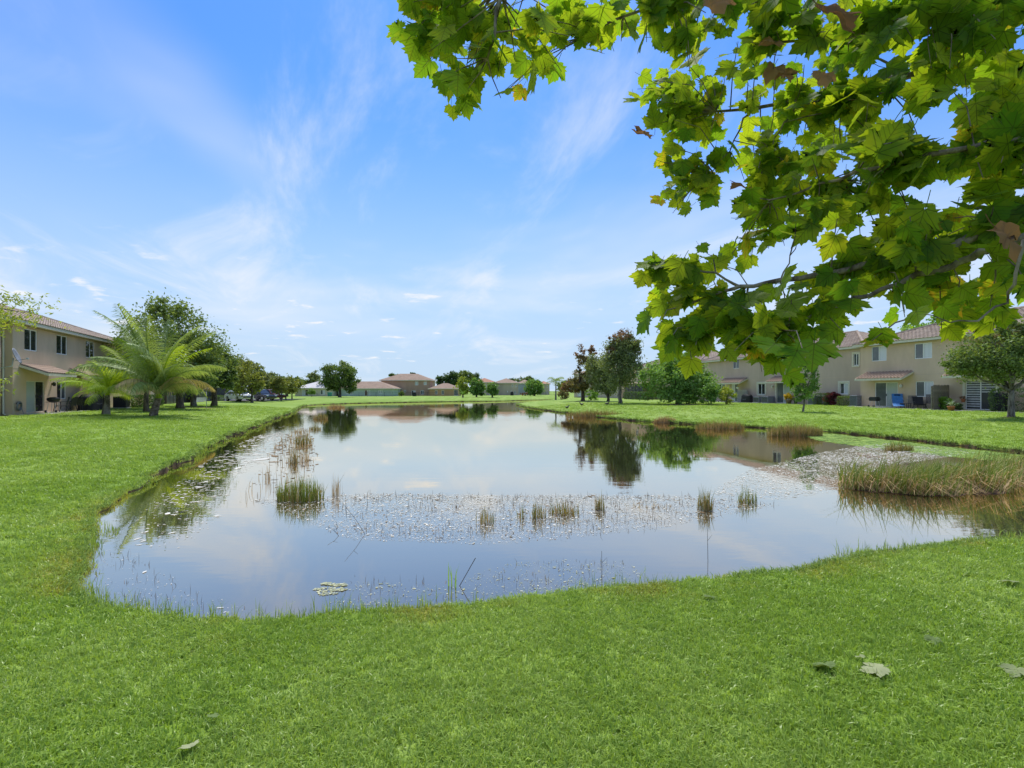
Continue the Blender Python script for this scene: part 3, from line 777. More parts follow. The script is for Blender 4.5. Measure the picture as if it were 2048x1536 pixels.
def awning(t, u0, u1, zt, zb, out=1.25, y=0.0, tiles=True):
    """small tiled shed roof over a back door; each tile is an object"""
    mb = MB(); a, b = u0, u1
    A, B, C, D = Vector((a, y - out, zb)), Vector((b, y - out, zb)), Vector((b, y, zt)), Vector((a, y, zt))
    th = Vector((0, 0, 0.09))
    mb.add([A, B, C, D, A - th, B - th, C - th, D - th], [(0, 1, 2, 3), (7, 6, 5, 4), (0, 4, 5, 1), (1, 5, 6, 2), (3, 7, 4, 0)])
    o = mb.build('awning', M_TRIM, t)
    f = MB(); f.box(a - 0.02, b + 0.02, y - out - 0.035, y - out - 0.002, zb - 0.15, zb + 0.01)
    for x in (a - 0.035, b + 0.002):
        f.add([(x, y - out, zb - 0.15), (x, y, zt - 0.15), (x, y, zt + 0.0), (x, y - out, zb + 0.0), (x + 0.033, y - out, zb - 0.15), (x + 0.033, y, zt - 0.15), (x + 0.033, y, zt), (x + 0.033, y - out, zb)],
              [(0, 1, 2, 3), (7, 6, 5, 4), (0, 4, 5, 1), (3, 2, 6, 7), (0, 3, 7, 4)])
    f.build('fascia', M_TRIM, o)
    L = math.hypot(out, zt - zb); ang = math.atan2(zt - zb, out); nr = max(2, round(L / 0.38)); nc = max(3, round((b - a) / 0.29))
    me = tile_mesh(); rnd = random.Random(int(u0 * 100))
    for r in range(nr):
        for c in range(nc):
            s = r * L / nr
            link('roof_tile', me, o, (a + c * (b - a) / nc, y - out - 0.04 + s * math.cos(ang), zb + s * math.sin(ang) + 0.012), (ang, rnd.uniform(-0.02, 0.02), rnd.uniform(-0.03, 0.03)), ((b - a) / nc / 0.295, 1, 1))
    return o
def wall_lamp(t, u, z, y=0.0, mat=None):
    mb = MB(); mb.lathe([(0.055, -0.14), (0.085, -0.06), (0.09, 0.05), (0.05, 0.12), (0.015, 0.15)], (u, y - 0.13, z), 10); mb.box(u - 0.04, u + 0.04, y - 0.06, y, z - 0.06, z + 0.06)
    mb.build('wall_lamp', mat or M_WHITE, t, True)
def body(t, u0, u1, dep, h, mat, holes, name='wall', y=0.0, z0=-0.35):
    mb = MB(); wall_front(mb, u0, u1, z0, h, y, holes)
    mb.add([(u0, y, z0), (u0, dep, z0), (u0, dep, h), (u0, y, h)], [(0, 3, 2, 1)][::1]); mb.add([(u1, y, z0), (u1, dep, z0), (u1, dep, h), (u1, y, h)], [(0, 1, 2, 3)])
    mb.add([(u0, dep, z0), (u1, dep, z0), (u1, dep, h), (u0, dep, h)], [(0, 3, 2, 1)])
    return mb.build(name, mat, t)
def patio(name, label, fr, u0, u1, y0, y1, z=0.03):
    t = thing(name, label, 'patio slab', fr.w(0, 0), fr.rot)
    mb = MB(); n = max(1, round((u1 - u0) / 1.6)); g = 0.006
    for i in range(n):
        s = MB(); s.box(u0 + (u1 - u0) * i / n + g, u0 + (u1 - u0) * (i + 1) / n - g, y0, y1, -0.3, z); s.build('slab', M_CONC, t)

# ---- left row
FL = Frame((-28.7, 27.3), (-0.3646, 0.9312))
def left_house():
    t = thing('townhouse', 'tan two-storey stucco townhouse with tiled roof at the left edge', 'townhouse', FL.w(0, 0), FL.rot)
    up = [FL.rect(48.8, 659, 74.6, 701.6), FL.rect(113, 671, 134.7, 709), FL.rect(171.5, 682.6, 189, 716)]
    lowr = FL.rect(114, 763, 132, 798); door = FL.rect(52.7, 762, 88.9, 828); door[2] = 0.06
    # widths read at a grazing angle are levelled to real sash sizes
    H = 5.30
    body(t, 0.0, 19.0, 10.5, H, M_STUC, up + [lowr, door])
    for r in up: window(t, r)
    window(t, lowr, panes=('dark', 'mid')); window(t, door, panes=('blind', 'dark'), name='sliding_door', fm=M_TRIM, handle=True)
    body(t, -9.0, -0.004, 10.0, H - 0.02, M_STUC, [], y=0.45)
    hip_roof(t, -9.0, 19.0, 10.5, H, M_TILE, 2.05)
    awning(t, 0.66, 4.06, 2.95, 2.45, 1.3)
    awning(t, 6.4, 8.6, 2.95, 2.45, 1.1)
    wall_lamp(t, FL.u(103.5), FL.z(103.5, 768), mat=M_BLACK)
    s = MB(); s.tube([(-0.10, 0.35, 5.25), (-0.10, 0.37, 4.9), (-0.10, 0.37, 0.1), (-0.10, 0.25, 0.02)], 0.055, 8); s.build('downspout', M_TRIM, t, True)
    s = MB(); s.tube([(-0.32, 0.40, 5.25), (-0.30, 0.40, 0.1)], 0.04, 8); s.build('pipe', M_STUC, t, True)
    s = MB(); s.box(0.005, 18.99, -0.012, -0.001, 2.70, 2.73); s.build('control_joint', M_STUC2, t)
left_house()
patio('patio', 'concrete patio along the left townhouse', FL, 0.4, 6.0, -1.35, -0.004)
# ---- right row: building with blue recliner (near), recessed building, far building
FC = Frame((31.1, 42.4), (0.2198, -0.9755))
FB = Frame(FC.w(0, 1.0)[:2], (0.2198, -0.9755))
def right_near():
    t = thing('townhouse', 'tan townhouse with white sliding door and blue recliner, right of the pond', 'townhouse', FC.w(0, 0), FC.rot)
    up = [FC.rect(1743, 692, 1773, 722), FC.rect(1829, 686, 1864, 717), [9.6, 11.0, 3.75, 4.95]]
    low = FC.rect(1831, 762.6, 1867, 793.7); d1 = FC.rect(1750, 764.5, 1796, 812); d1[2] = 0.06; d2 = FC.rect(1930.7, 760, 1992.7, 818); d2[2] = 0.06
    H = 5.30
    body(t, 0.0, 17.5, 11.0, H, M_STUC, up + [low, d1, d2])
    for r in up: window(t, r, panes=('mid', 'white'))
    window(t, low, panes=('mid', 'white')); window(t, d1, panes=('mid', 'blind'), name='sliding_door', handle=True)
    dd = window(t, d2, panes=('screen', 'screen'), name='sliding_door', trim=0.16)
    a, b, c, d = d2; m = (a + b) / 2
    for k in range(11):                                           # banded shade behind the left leaf, shorter on the right leaf
        z1 = d - 0.1 - k * 0.172
        s = MB(); s.box(a + 0.07, m - 0.04, 0.020, 0.026, z1 - 0.095, z1); s.build('blind_band', M_LTMETAL, dd)
        if k < 5:
            s = MB(); s.box(m + 0.04, b - 0.07, 0.030, 0.036, z1 - 0.095, z1); s.build('blind_band', M_LTMETAL, dd)
    hip_roof(t, 0.0, 17.5, 11.0, H, M_TILE, 2.1)
    ua, ub = FC.u(1711, -1.2), FC.u(1803, -1.2); awning(t, ua, ub, 2.98, 2.42, 1.25)
    ua, ub = FC.u(1885, -1.2), FC.u(1968, -1.2); awning(t, ua, ub, 3.02, 2.48, 1.25)
    wall_lamp(t, FC.u(1804), FC.z(1804, 771.6))
    s = MB(); s.box(0.01, 17.4, -0.012, -0.001, 2.68, 2.71); s.build('control_joint', M_STUC2, t)
    return t
right_near()
def right_mid():
    t = thing('townhouse', 'taupe townhouse between the leaning tiled door roofs, set back behind the small street tree', 'townhouse', FB.w(0, 0), FB.rot)
    R_ = FB.rect
    wS, wL = R_(1707, 707, 1717.5, 731), R_(1680, 766, 1696, 788)
    w2, w1 = R_(1516, 767, 1530, 789), R_(1436, 768, 1450, 789); dA = R_(1463, 768, 1475.5, 800); dA[2] = 0.05; d2 = R_(1553, 764, 1581, 806); d2[2] = 0.06
    wU = R_(1466, 718, 1478, 737); wU2 = R_(1545, 713, 1562, 735)
    u0 = FB.u(1409); H = 5.30
    body(t, u0, -0.004 + 0.9, 11.0, H, M_STUC2, [wS, wL, w2, w1, dA, d2, wU, wU2])
    window(t, wS, panes=('dark', 'mid'), trim=0.14, sill=True); window(t, wL, panes=('dark', 'white'), trim=0.2, sill=True); window(t, w2, panes=('dark', 'dark'), trim=0.2, sill=True)
    window(t, w1, panes=('dark', 'mid')); window(t, dA, panes=('white', 'mid'), name='sliding_door'); window(t, d2, panes=('mid', 'blind'), name='sliding_door', trim=0.2)
    window(t, wU, panes=('dark', 'mid')); window(t, wU2, panes=('dark', 'mid'))
    hip_roof(t, u0, -0.5, 11.0, H, M_TILE, 2.1)
    awning(t, FB.u(1533, -1.1), FB.u(1586, -1.1), 2.98, 2.4, 1.2); awning(t, FB.u(1436, -1.1), FB.u(1480, -1.1), 2.98, 2.4, 1.2)
    wall_lamp(t, FB.u(1546), FB.z(1546, 773))
    s = MB(); s.box(u0 + 0.02, 0.0, -0.012, -0.001, 2.68, 2.71); s.build('control_joint', M_STUC, t)
right_mid()
def right_far():
    u0, u1 = FB.u(1262), FB.u(1400); H = 5.3
    t = thing('townhouse', 'tan townhouse with dark screened porch half hidden behind the big round bush', 'townhouse', FB.w(0, 0), FB.rot)
    dr = FB.rect(1331, 782, 1340, 800); dr[2] = 0.05
    ws = [FB.rect(1272, 735, 1277, 752), dr, FB.rect(1310, 738, 1320, 753)]
    body(t, u0, u1, 11.0, H, M_STUC, ws)
    for r in (ws[0], ws[2]): window(t, r, panes=('dark', 'mid'))
    window(t, dr, panes=('mid', 'dark'), name='sliding_door'); hip_roof(t, u0, u1, 11.0, H, M_TILE, 2.1, tiles=True)
    # screened porch in front
    pu0, pu1 = FB.u(1250, -2.6), FB.u(1286, -2.6); fb = MB()
    for k in range(6):
        u = pu0 + (pu1 - pu0) * k / 5; fb.box(u - 0.05, u + 0.05, -2.65, -2.55, 0, 2.5)
    fb.box(pu0, pu1, -2.66, -2.54, 2.45, 2.6); fb.box(pu0, pu1, -2.64, -2.56, 0.85, 0.93)
    pr = fb.build('screen_porch', M_BROWN, t)
    s = MB(); s.box(pu0, pu1, -2.61, -2.60, 0.05, 2.45); s.build('screen', M_SCREEN, pr)
    s = MB(); s.add([(pu0 - 0.2, -2.9, 2.6), (pu1 + 0.2, -2.9, 2.6), (pu1 + 0.2, -0.01, 3.1), (pu0 - 0.2, -0.01, 3.1)], [(0, 1, 2, 3)]); s.build('porch_roof', M_TILE, pr)
right_far()
def right_farthest():
    t = thing('townhouse', 'beige townhouse end with pale tall windows beyond the reddish oak', 'townhouse', FB.w(0, 0), FB.rot)
    u0, u1 = FB.u(1148), FB.u(1240); ws = [FB.rect(1156, 742, 1161, 756), FB.rect(1155, 772, 1162, 792)]
    body(t, u0, u1, 11.0, 5.4, M_BEIGE, ws)
    for r in ws: window(t, r, panes=('white', 'white'))
    hip_roof(t, u0, u1, 11.0, 5.4, M_TILE2, 1.7, tiles=False)
right_farthest()
# ---- screened porches along the left row
def porch(px0, px1, y, label, scr, knee, top=2.55):
    u0, u1 = FL.u(px0, y), FL.u(px1, y)
    t = thing('screened_porch', label, 'porch', FL.w(u0, y), FL.rot); W = u1 - u0
    fb = MB(); n = max(3, round(W / 1.2))
    for k in range(n + 1):
        u = W * k / n
        p = MB(); p.box(u - 0.04, u + 0.04, -0.04, 0.04, 0, top); p.build('post', M_DKMETAL if knee else M_BROWN, t)
    p = MB(); p.box(0, W, -0.05, 0.05, top, top + 0.12); p.build('top_rail', M_DKMETAL, t)
    p = MB(); p.box(0, W, -0.008, 0.008, knee + 0.002, top); p.build('screen', scr, t)
    p = MB(); p.box(-0.006, 0.006, 0.05, 4.0, knee + 0.002, top); p.build('screen', scr, t)
    if knee: p = MB(); p.box(-0.05, W + 0.05, -0.06, 0.06, 0, knee); p.build('knee_wall', M_LTMETAL, t)
    p = MB(); p.add([(-0.3, -0.35, top + 0.12), (W + 0.3, -0.35, top + 0.12), (W + 0.3, 4.2, top + 0.75), (-0.3, 4.2, top + 0.75)], [(0, 1, 2, 3)]); p.build('roof', M_SHING, t)
porch(333, 386, -0.8, 'dark screened porch behind the coconut palm trunk', M_SCREEN, 0)
porch(388, 411, -1.6, 'grey screened porch with pale knee wall behind the dish pole', M_SCREEN, 0.55)
porch(416, 447, -1.2, 'blue-grey screened porch beside the green hedge', M_SCRBLUE, 0.3)
porch(450, 471, -3.2, 'grey framed screen room with pale knee wall next to the white car', M_PMID, 0.75)
def left_back():
    t = thing('townhouse', 'tan townhouse hidden behind the oaks and palms on the left', 'townhouse', FL.w(0, 0), FL.rot)
    body(t, 23.0, 62.0, 10.0, 3.1, M_STUC2, []); hip_roof(t, 23.0, 62.0, 10.0, 3.1, M_TILE, 1.6, tiles=False)
left_back()

# ---- houses across the pond
def far_house(name, label, px0, px1, Y, eave, ridge, mat, roofmat, wins, dep=9.0, yaw=0.0, base=793.0, o=0.45, side=None):
    x0, x1 = gx(px0, Y), gx(px1, Y); s = Y / F_PX
    fr = Frame((x0, Y), (math.cos(yaw), math.sin(yaw))); gz = ground_z((x0 + x1) / 2, Y)
    W = (x1 - x0) / max(0.5, math.cos(yaw)); H = EYE - (eave - HY) * s
    t = thing(name, label, 'house', (x0, Y, 0), yaw)
    hs = []
    for a, b, c, d, p in wins: hs.append([max(0.05, gx(a, Y) - x0), min(W - 0.05, gx(b, Y) - x0), max(0.06, EYE - (d - HY) * s), EYE - (c - HY) * s, p])
    body(t, 0, W, dep, H, mat, hs)
    for h in hs: window(t, h[:4], panes=h[4], fw=0.09, name='sliding_door' if h[2] < 0.3 else 'window')
    hip_roof(t, 0, W, dep, H, roofmat, (eave - ridge) * s * 1.05, o=o, tiles=False, fascia=0.22)
    return t
DD, DW, WD, BB = ('dark', 'dark'), ('dark', 'white'), ('white', 'dark'), ('blind', 'blind')
far_house('cottage', 'cream single-storey cottage with pale hipped roof and white sliding door', 590, 663.5, 125, 777.5, 764, M_CREAM, M_SHINGW, [(604, 616.5, 779.5, 793, WD), (641, 650, 779.5, 789, DW)])
far_house('bungalow', 'long pale green bungalow with brown shingle roof behind a wire fence', 676, 785, 128, 778.3, 764.5, M_MINT, M_SHING, [(692, 696, 780, 788, BB), (701, 705, 780, 789, DD), (729, 740, 780, 793, ('dark', 'blind')), (757, 765, 780, 787, BB)])
far_house('suburban_house', 'two-storey pink stucco house with brown hipped roof', 762, 860, 138, 761.5, 748.5, M_PINK, M_SHING, [(830, 836.5, 763, 770.5, BB), (847.5, 853.5, 763.5, 770, BB), (808, 812, 780, 785, DD), (823, 831, 781, 793, ('dark', 'white')), (841.5, 848, 780.5, 788.5, ('dark', 'mid'))])
far_house('bungalow', 'peach single-storey bungalow with tan tiled roof, left of the leafy clump', 859, 917, 136, 778.5, 768, M_ORANGE, M_SHING, [(870, 875, 780.5, 788.5, DD), (883, 888, 780.5, 789, DD), (908, 916, 779.5, 793, ('screen', 'screen'))], dep=7)
far_house('suburban_house', 'white two-storey house with red tiled roof behind the leafy clump', 945, 990, 152, 765.5, 757, M_BEIGE, M_REDTILE, [(971, 974, 767, 772, DD), (979, 983, 785, 792, BB), (960, 964, 767, 772, DD)])
far_house('suburban_house', 'cream two-storey house with brown hipped roof, left of the grey house', 988, 1036.5, 156, 767, 757.5, M_BEIGE, M_SHING, [(1023.5, 1026.5, 768.5, 774, DD), (1031, 1034, 768.5, 774, DD), (1014.5, 1016, 781.5, 785, DD), (1021, 1024, 781.5, 790, ('dark', 'blind')), (1028, 1031.5, 781.5, 788, DD)])
far_house('suburban_house', 'blue grey two-storey house beside the round shade tree', 1037, 1062, 172, 767.5, 760, M_GREYW, M_SHING, [(1052, 1056, 769, 774, DD)])
far_house('suburban_house', 'pale two-storey house with red roof behind the round shade tree', 1078, 1099, 180, 768.5, 763, M_BEIGE, M_REDTILE, [(1093.5, 1096, 770.5, 775, DD), (1093.5, 1096, 782, 787, DD)])

# ------------------------------------------------------------------ garden things
def ac_unit(fr, u, y, label, w=0.78, h=0.85, mat=None):
    t = thing('air_conditioner', label, 'air conditioner', fr.w(u, y), fr.rot, 'air conditioners beside the townhouses'); mat = mat or M_DKMETAL
    s = MB(); s.box(-w / 2 - 0.08, w / 2 + 0.08, -w / 2 - 0.08, w / 2 + 0.08, -0.1, 0.07); s.build('pad', M_CONC, t)
    s = MB(); s.box(-w / 2, w / 2, -w / 2, w / 2, 0.072, h); s.build('cabinet', mat, t, bevel=0.025)
    s = MB()
    for k in range(9): z = 0.16 + k * (h - 0.28) / 8; s.box(-w / 2 + 0.05, w / 2 - 0.05, -w / 2 - 0.012, -w / 2 + 0.002, z, z + 0.03)
    s.build('louvre', M_BLACK, t, kind='stuff')
    s = MB()
    for r in (0.12, 0.2, 0.28): s.tube([(r * math.cos(a), r * math.sin(a), h + 0.02) for a in np.linspace(0, 2 * PI, 15)], 0.008, 4)
    s.tube([(-0.3, 0, h + 0.02), (0.3, 0, h + 0.02)], 0.008, 4); s.tube([(0, -0.3, h + 0.02), (0, 0.3, h + 0.02)], 0.008, 4); s.build('fan_guard', M_BLACK, t)
def hedge(name, label, P, sx, sy, h, mat, n, size, seed, rot=0.0, tone=0.45):
    t = thing(name, label, 'hedge', P, rot); rng = np.random.default_rng(seed)
    C = rng.uniform(-1, 1, (n, 3)); ax = rng.integers(0, 3, n); sg = rng.choice([-1, 1], n)
    C[np.arange(n), ax] = sg * rng.uniform(0.75, 1.05, n); C = C / np.maximum(1, (np.abs(C) ** 6).sum(1) ** (1 / 6))[:, None] * 1.05
    C = C * np.array([sx / 2, sy / 2, h / 2]) + np.array([0, 0, h / 2]); C += rng.normal(0, 0.04, C.shape)
    V, Fc = leaf_cloud(C, size * rng.uniform(0.6, 1.3, n), rng, 0.6)
    link('foliage', np_mesh('foliage', V, Fc, mat, np.repeat(np.clip(tone + rng.normal(0, 0.2, n), 0, 1), 4)), t, kind='stuff')
    s = MB()
    for k in range(6): x, y = rng.uniform(-0.4, 0.4) * sx, rng.uniform(-0.4, 0.4) * sy; s.tube([(x, y, -0.05), (x * 1.1, y * 1.1, h * 0.5), (x * 1.3, y * 1.3, h * 0.85)], [0.03, 0.02, 0.008], 5)
    s.build('stem', M_BARK, t); return t
def bush(name, label, P, rx, ry, h, mat, n, size, seed, cat='shrub', stems=5, **kw):
    t = thing(name, label, cat, P); rng = np.random.default_rng(seed)
    link('foliage', crown_mesh('foliage', [(0, 0, h * 0.52, rx, ry, h * 0.5)], max(14, n // 40), n, size, mat, rng, shell=0.35, **kw), t, kind='stuff')
    for k in range(stems):
        a = rng.uniform(0, 6.28); s = MB(); s.tube(wobble((0.05 * math.cos(a), 0.05 * math.sin(a), -0.05), (rx * 0.5 * math.cos(a), ry * 0.5 * math.sin(a), h * 0.75), 4, 0.06, rng), [0.03, 0.022, 0.015, 0.006], 5); s.build('stem', M_BARK, t, True)
    return t
def covered_grill(fr, u, y, w, dp, h, label, mat=None):
    t = thing('covered_grill', label, 'covered grill', fr.w(u, y), fr.rot); rng = random.Random(int(u * 10))
    mb = MB(); prof = []
    nz, na = 7, 20; vs_, fs = [], []
    for i in range(nz):
        z = h * i / (nz - 1); k = 1.0 - 0.10 * (z / h) - (0.22 if i == nz - 1 else 0)
        if i == nz - 1: z = h * 1.02
        for j in range(na):
            a = 2 * PI * j / na; c, s_ = math.cos(a), math.sin(a); q = (abs(c) ** 5 + abs(s_) ** 5) ** (-0.2)
            f = 1 + 0.035 * math.sin(5 * a + i) * (1 - z / h)
            vs_.append((w / 2 * c * q * k * f, dp / 2 * s_ * q * k * f, z + (0.03 * math.sin(3 * a) if i == nz - 1 else 0)))
    for i in range(nz - 1):
        for j in range(na): fs.append((i * na + j, i * na + (j + 1) % na, (i + 1) * na + (j + 1) % na, (i + 1) * na + j))
    fs.append(tuple((nz - 1) * na + j for j in range(na)))
    mb.add(vs_, fs); mb.build('cover', mat or M_BLKCLOTH, t, True)
    for sx in (-1, 1):
        s = MB(); s.lathe([(0.05, -0.03), (0.07, -0.02), (0.07, 0.02), (0.05, 0.03)], (sx * w * 0.36, -dp * 0.52, 0.05), 10); s.build('caster', M_RUBBER, t, True)
    s = MB(); s.tube([(-0.2 * w, -dp / 2 - 0.02, h * 0.45), (0, -dp / 2 - 0.05, h * 0.40), (0.2 * w, -dp / 2 - 0.02, h * 0.45)], 0.012, 6); s.build('strap', M_GREYMET, t)
def chair(fr, u, y, rot, label, mat, w=0.58, seat=0.42, back=0.92, arms=True, name='patio_chair', rec=0.22, cat='chair', cush=None):
    t = thing(name, label, cat, fr.w(u, y, 0.03), fr.rot + rot)
    s = MB(); s.box(-w / 2, w / 2, -w / 2, w / 2, seat - 0.04, seat); s.build('seat', mat, t, bevel=0.012)
    n = 7
    for k in range(n):                                            # back slats
        x = -w / 2 + w * (k + 0.5) / n; b = MB(); b.bar((x, w / 2 - 0.02, seat + 0.002), (x, w / 2 + rec, back), w / n * 0.82, 0.02); b.build('back_slat', mat, t)
    b = MB(); b.bar((-w / 2, w / 2 + rec, back), (w / 2, w / 2 + rec, back), 0.04, 0.04); b.build('top_rail', mat, t)
    for sx in (-1, 1):
        for sy in (-1, 1):
            b = MB(); b.bar((sx * (w / 2 - 0.03), sy * (w / 2 - 0.03), seat - 0.042), (sx * (w / 2), sy * (w / 2 + 0.05), 0), 0.035); b.build('leg', mat, t)
        if arms:
            b = MB(); b.bar((sx * (w / 2 + 0.02), -w / 2, seat + 0.22), (sx * (w / 2 + 0.02), w / 2 + 0.08, seat + 0.25), 0.06, 0.025); b.bar((sx * (w / 2 + 0.02), -w / 2 + 0.03, seat), (sx * (w / 2 + 0.02), -w / 2 + 0.03, seat + 0.21), 0.03); b.build('armrest', mat, t)
    if cush:
        b = MB(); b.box(-w / 2 + 0.03, w / 2 - 0.03, -w / 2 + 0.03, w / 2 - 0.03, seat + 0.002, seat + 0.07); b.build('cushion', cush, t, bevel=0.02)
    return t
def recliner():
    u = (FC.u(1780, -0.9) + FC.u(1814, -0.9)) / 2
    t = thing('recliner', 'blue zero-gravity recliner with dark headrest in front of the white sliding door', 'recliner', FC.w(u, -0.95, 0.03), FC.rot + R(42))
    w = 0.34
    prof = [(-0.95, 0.18), (-0.55, 0.30), (-0.25, 0.42), (0.12, 0.36), (0.45, 0.78), (0.72, 1.14)]
    for nm, a, b in (('leg_rest', 0, 3), ('seat', 2, 4), ('backrest', 3, 6)):
        q = prof[a:b]; vs_ = []; 
        for yy, z in q: vs_ += [(-w, yy, z), (w, yy, z), (w, yy, z - 0.02), (-w, yy, z - 0.02)]
        s = MB(); fs = []
        for i in range(len(q) - 1): fs += [(4 * i, 4 * i + 1, 4 * i + 5, 4 * i + 4), (4 * i + 3, 4 * i + 7, 4 * i + 6, 4 * i + 2), (4 * i, 4 * i + 4, 4 * i + 7, 4 * i + 3), (4 * i + 1, 4 * i + 2, 4 * i + 6, 4 * i + 5)]
        s.add(vs_, fs); s.build(nm, M_BLUECL, t)
    s = MB(); s.box(-0.2, 0.2, 0.56, 0.66, 0.98, 1.09); s.build('headrest', M_NAVY, t, bevel=0.04)
    for sx in (-1, 1):
        x = sx * (w + 0.02)
        s = MB(); s.tube([(x, yy, z - 0.01) for yy, z in prof], 0.016, 6); s.build('side_rail', M_GREYMET, t, True)
        s = MB(); s.tube([(x, -0.42, 0.0), (x, 0.05, 0.60), (x, 0.1, 0.62)], 0.016, 6); s.build('leg', M_GREYMET, t, True)
        s = MB(); s.tube([(x, 0.52, 0.0), (x, -0.10, 0.60)], 0.016, 6); s.build('leg', M_GREYMET, t, True)
        s = MB(); s.box(x - 0.03, x + 0.03, -0.28, 0.26, 0.615, 0.64); s.build('armrest', M_BLUECL, t, bevel=0.01)
recliner()
def lounge():
    u = FC.u(1840, -1.0)
    t = thing('lounge_chair', 'low black folding lounge chair under the lower white window', 'lounge chair', FC.w(u, -1.05, 0.03), FC.rot + R(50))
    for nm, a, b in (('seat', (-0.45, 0.36), (0.15, 0.28)), ('backrest', (0.16, 0.29), (0.55, 0.92))):
        s = MB(); s.add([(x, y + d[0], z + d[1]) for d in ((0, 0), (0.02, -0.025)) for (y, z) in (a, b) for x in (-0.33, 0.33)], [(0, 1, 3, 2), (4, 6, 7, 5), (0, 2, 6, 4), (1, 5, 7, 3), (0, 4, 5, 1), (2, 3, 7, 6)]); s.build(nm, M_BLKCLOTH, t)
    for sx in (-0.35, 0.35):
        for p, q in (((sx, -0.45, 0.0), (sx, 0.2, 0.52)), ((sx, 0.35, 0.0), (sx, -0.4, 0.5))):
            s = MB(); s.tube([p, q], 0.016, 6); s.build('leg', M_BLACK, t)
        s = MB(); s.box(sx - 0.03, sx + 0.03, -0.42, 0.25, 0.515, 0.545); s.build('armrest', M_BLACK, t)
lounge()
chair(FC, FC.u(1825, -0.55), -0.5, R(40), 'grey wooden patio chair between the blue recliner and black lounge chair', M_GRWOOD, rec=0.2, back=0.98)
chair(FC, FC.u(1859, -0.75), -0.75, R(25), 'brown patio chair beside the weathered privacy fence', M_BROWN, rec=0.15, back=1.08)
def low_table(fr, u, y, label):
    t = thing('side_table', label, 'side table', fr.w(u, y, 0.03), fr.rot)
    s = MB(); s.box(-0.28, 0.28, -0.24, 0.24, 0.36, 0.40); s.build('tabletop', M_BROWN, t, bevel=0.01)
    for sx in (-0.24, 0.24):
        for sy in (-0.2, 0.2): s = MB(); s.bar((sx, sy, 0), (sx, sy, 0.358), 0.04); s.build('leg', M_BROWN, t)
low_table(FC, FC.u(1811, -1.1), -1.1, 'small brown side table at the foot of the blue recliner')
def bbq(fr, u, y, label, name='barbecue', kettle=False, rot=0.0):
    t = thing(name, label, 'barbecue', fr.w(u, y, 0.03), fr.rot + rot)
    s = MB()
    if kettle:
        s.lathe([(0.06, -0.16), (0.20, -0.12), (0.30, -0.02), (0.33, 0.06), (0.33, 0.075)], (0, 0, 0.78), 14); s.build('bowl', M_BLACK, t, True)
        s = MB(); s.lathe([(0.335, 0.078), (0.30, 0.13), (0.20, 0.18), (0.05, 0.2)], (0, 0, 0.78), 14); s.build('lid', M_BLACK, t, True)
    else:
        s.prism([(-0.34, 0.62), (-0.28, 0.52), (0.28, 0.52), (0.34, 0.62), (0.34, 0.72), (0.25, 0.86), (-0.25, 0.86), (-0.34, 0.72)], -0.22, 0.22); s.build('firebox', M_BLACK, t)
    for sx in (-1, 1):
        s = MB(); s.box(sx * 0.36 - 0.0 if sx > 0 else -0.62, 0.62 if sx > 0 else -0.36, -0.16, 0.16, 0.66, 0.68); s.build('side_shelf', M_BLACK, t)
        for sy in (-0.16, 0.16): s = MB(); s.tube([(sx * 0.20, sy, 0.60), (sx * 0.30, sy * 1.4, 0.0)], 0.014, 6); s.build('leg', M_LTMETAL, t)
        s = MB(); s.lathe([(0.03, -0.02), (0.085, -0.02), (0.085, 0.02), (0.03, 0.02)], (0, 0, 0), 12)
        w = s.build('wheel', M_RUBBER, t, False, (-0.30, sx * 0.26, 0.085), (R(90), 0, 0))
bbq(FC, FC.u(1749, -1.0), -1.0, 'small black folding barbecue left of the white sliding door')
bbq(FL, FL.u(107, -0.75), -0.75, 'black kettle barbecue with chrome legs on the left patio', kettle=True)
chair(FL, FL.u(122, -0.7), -0.7, R(195), 'black wicker patio chair next to the kettle barbecue', M_BLACK, back=0.95, rec=0.1)
chair(FL, FL.u(137, -0.75), -0.75, R(170), 'middle one of the black wicker patio chairs', M_BLACK, back=0.95, rec=0.1)
chair(FL, FL.u(153, -0.9), -0.9, R(120), 'black patio chair turned sideways beside the black cover', M_BLACK, back=0.85, rec=0.1)
covered_grill(FL, FL.u(181, -1.0), -1.0, 2.1, 1.0, 1.1, 'large black covered grill behind the bright small palm')
covered_grill(FB, FB.u(1494, -0.9), -0.9, 1.5, 0.75, 0.95, 'black covered grill in front of the pale picket screen')
covered_grill(FC, FC.u(2003, -0.8), -0.8, 0.65, 0.7, 1.25, 'tall black covered grill right of the banded glass door')
ac_unit(FL, FL.u(243, -1.4), -1.4, 'black air conditioner between the two palms on the left', 0.85, 0.95, M_BLACK)
ac_unit(FB, FB.u(1518, -0.7), -0.7, 'grey air conditioner right of the black covered grill', 0.85, 0.72, M_GREYMET)
ac_unit(FB, FB.u(1536, -0.75), -0.75, 'grey air conditioner under the trimmed window, beside the glass door', 0.95, 0.78, M_GREYMET)
ac_unit(FB, FB.u(1630, -0.9), -0.9, 'slate air conditioner left of the clipped dark hedge', 0.85, 0.92, M_GREYMET)
ac_unit(FB, FB.u(1713, -1.15), -1.15, 'slate air conditioner against the corner of the recliner townhouse', 0.72, 1.0, M_GREYMET)
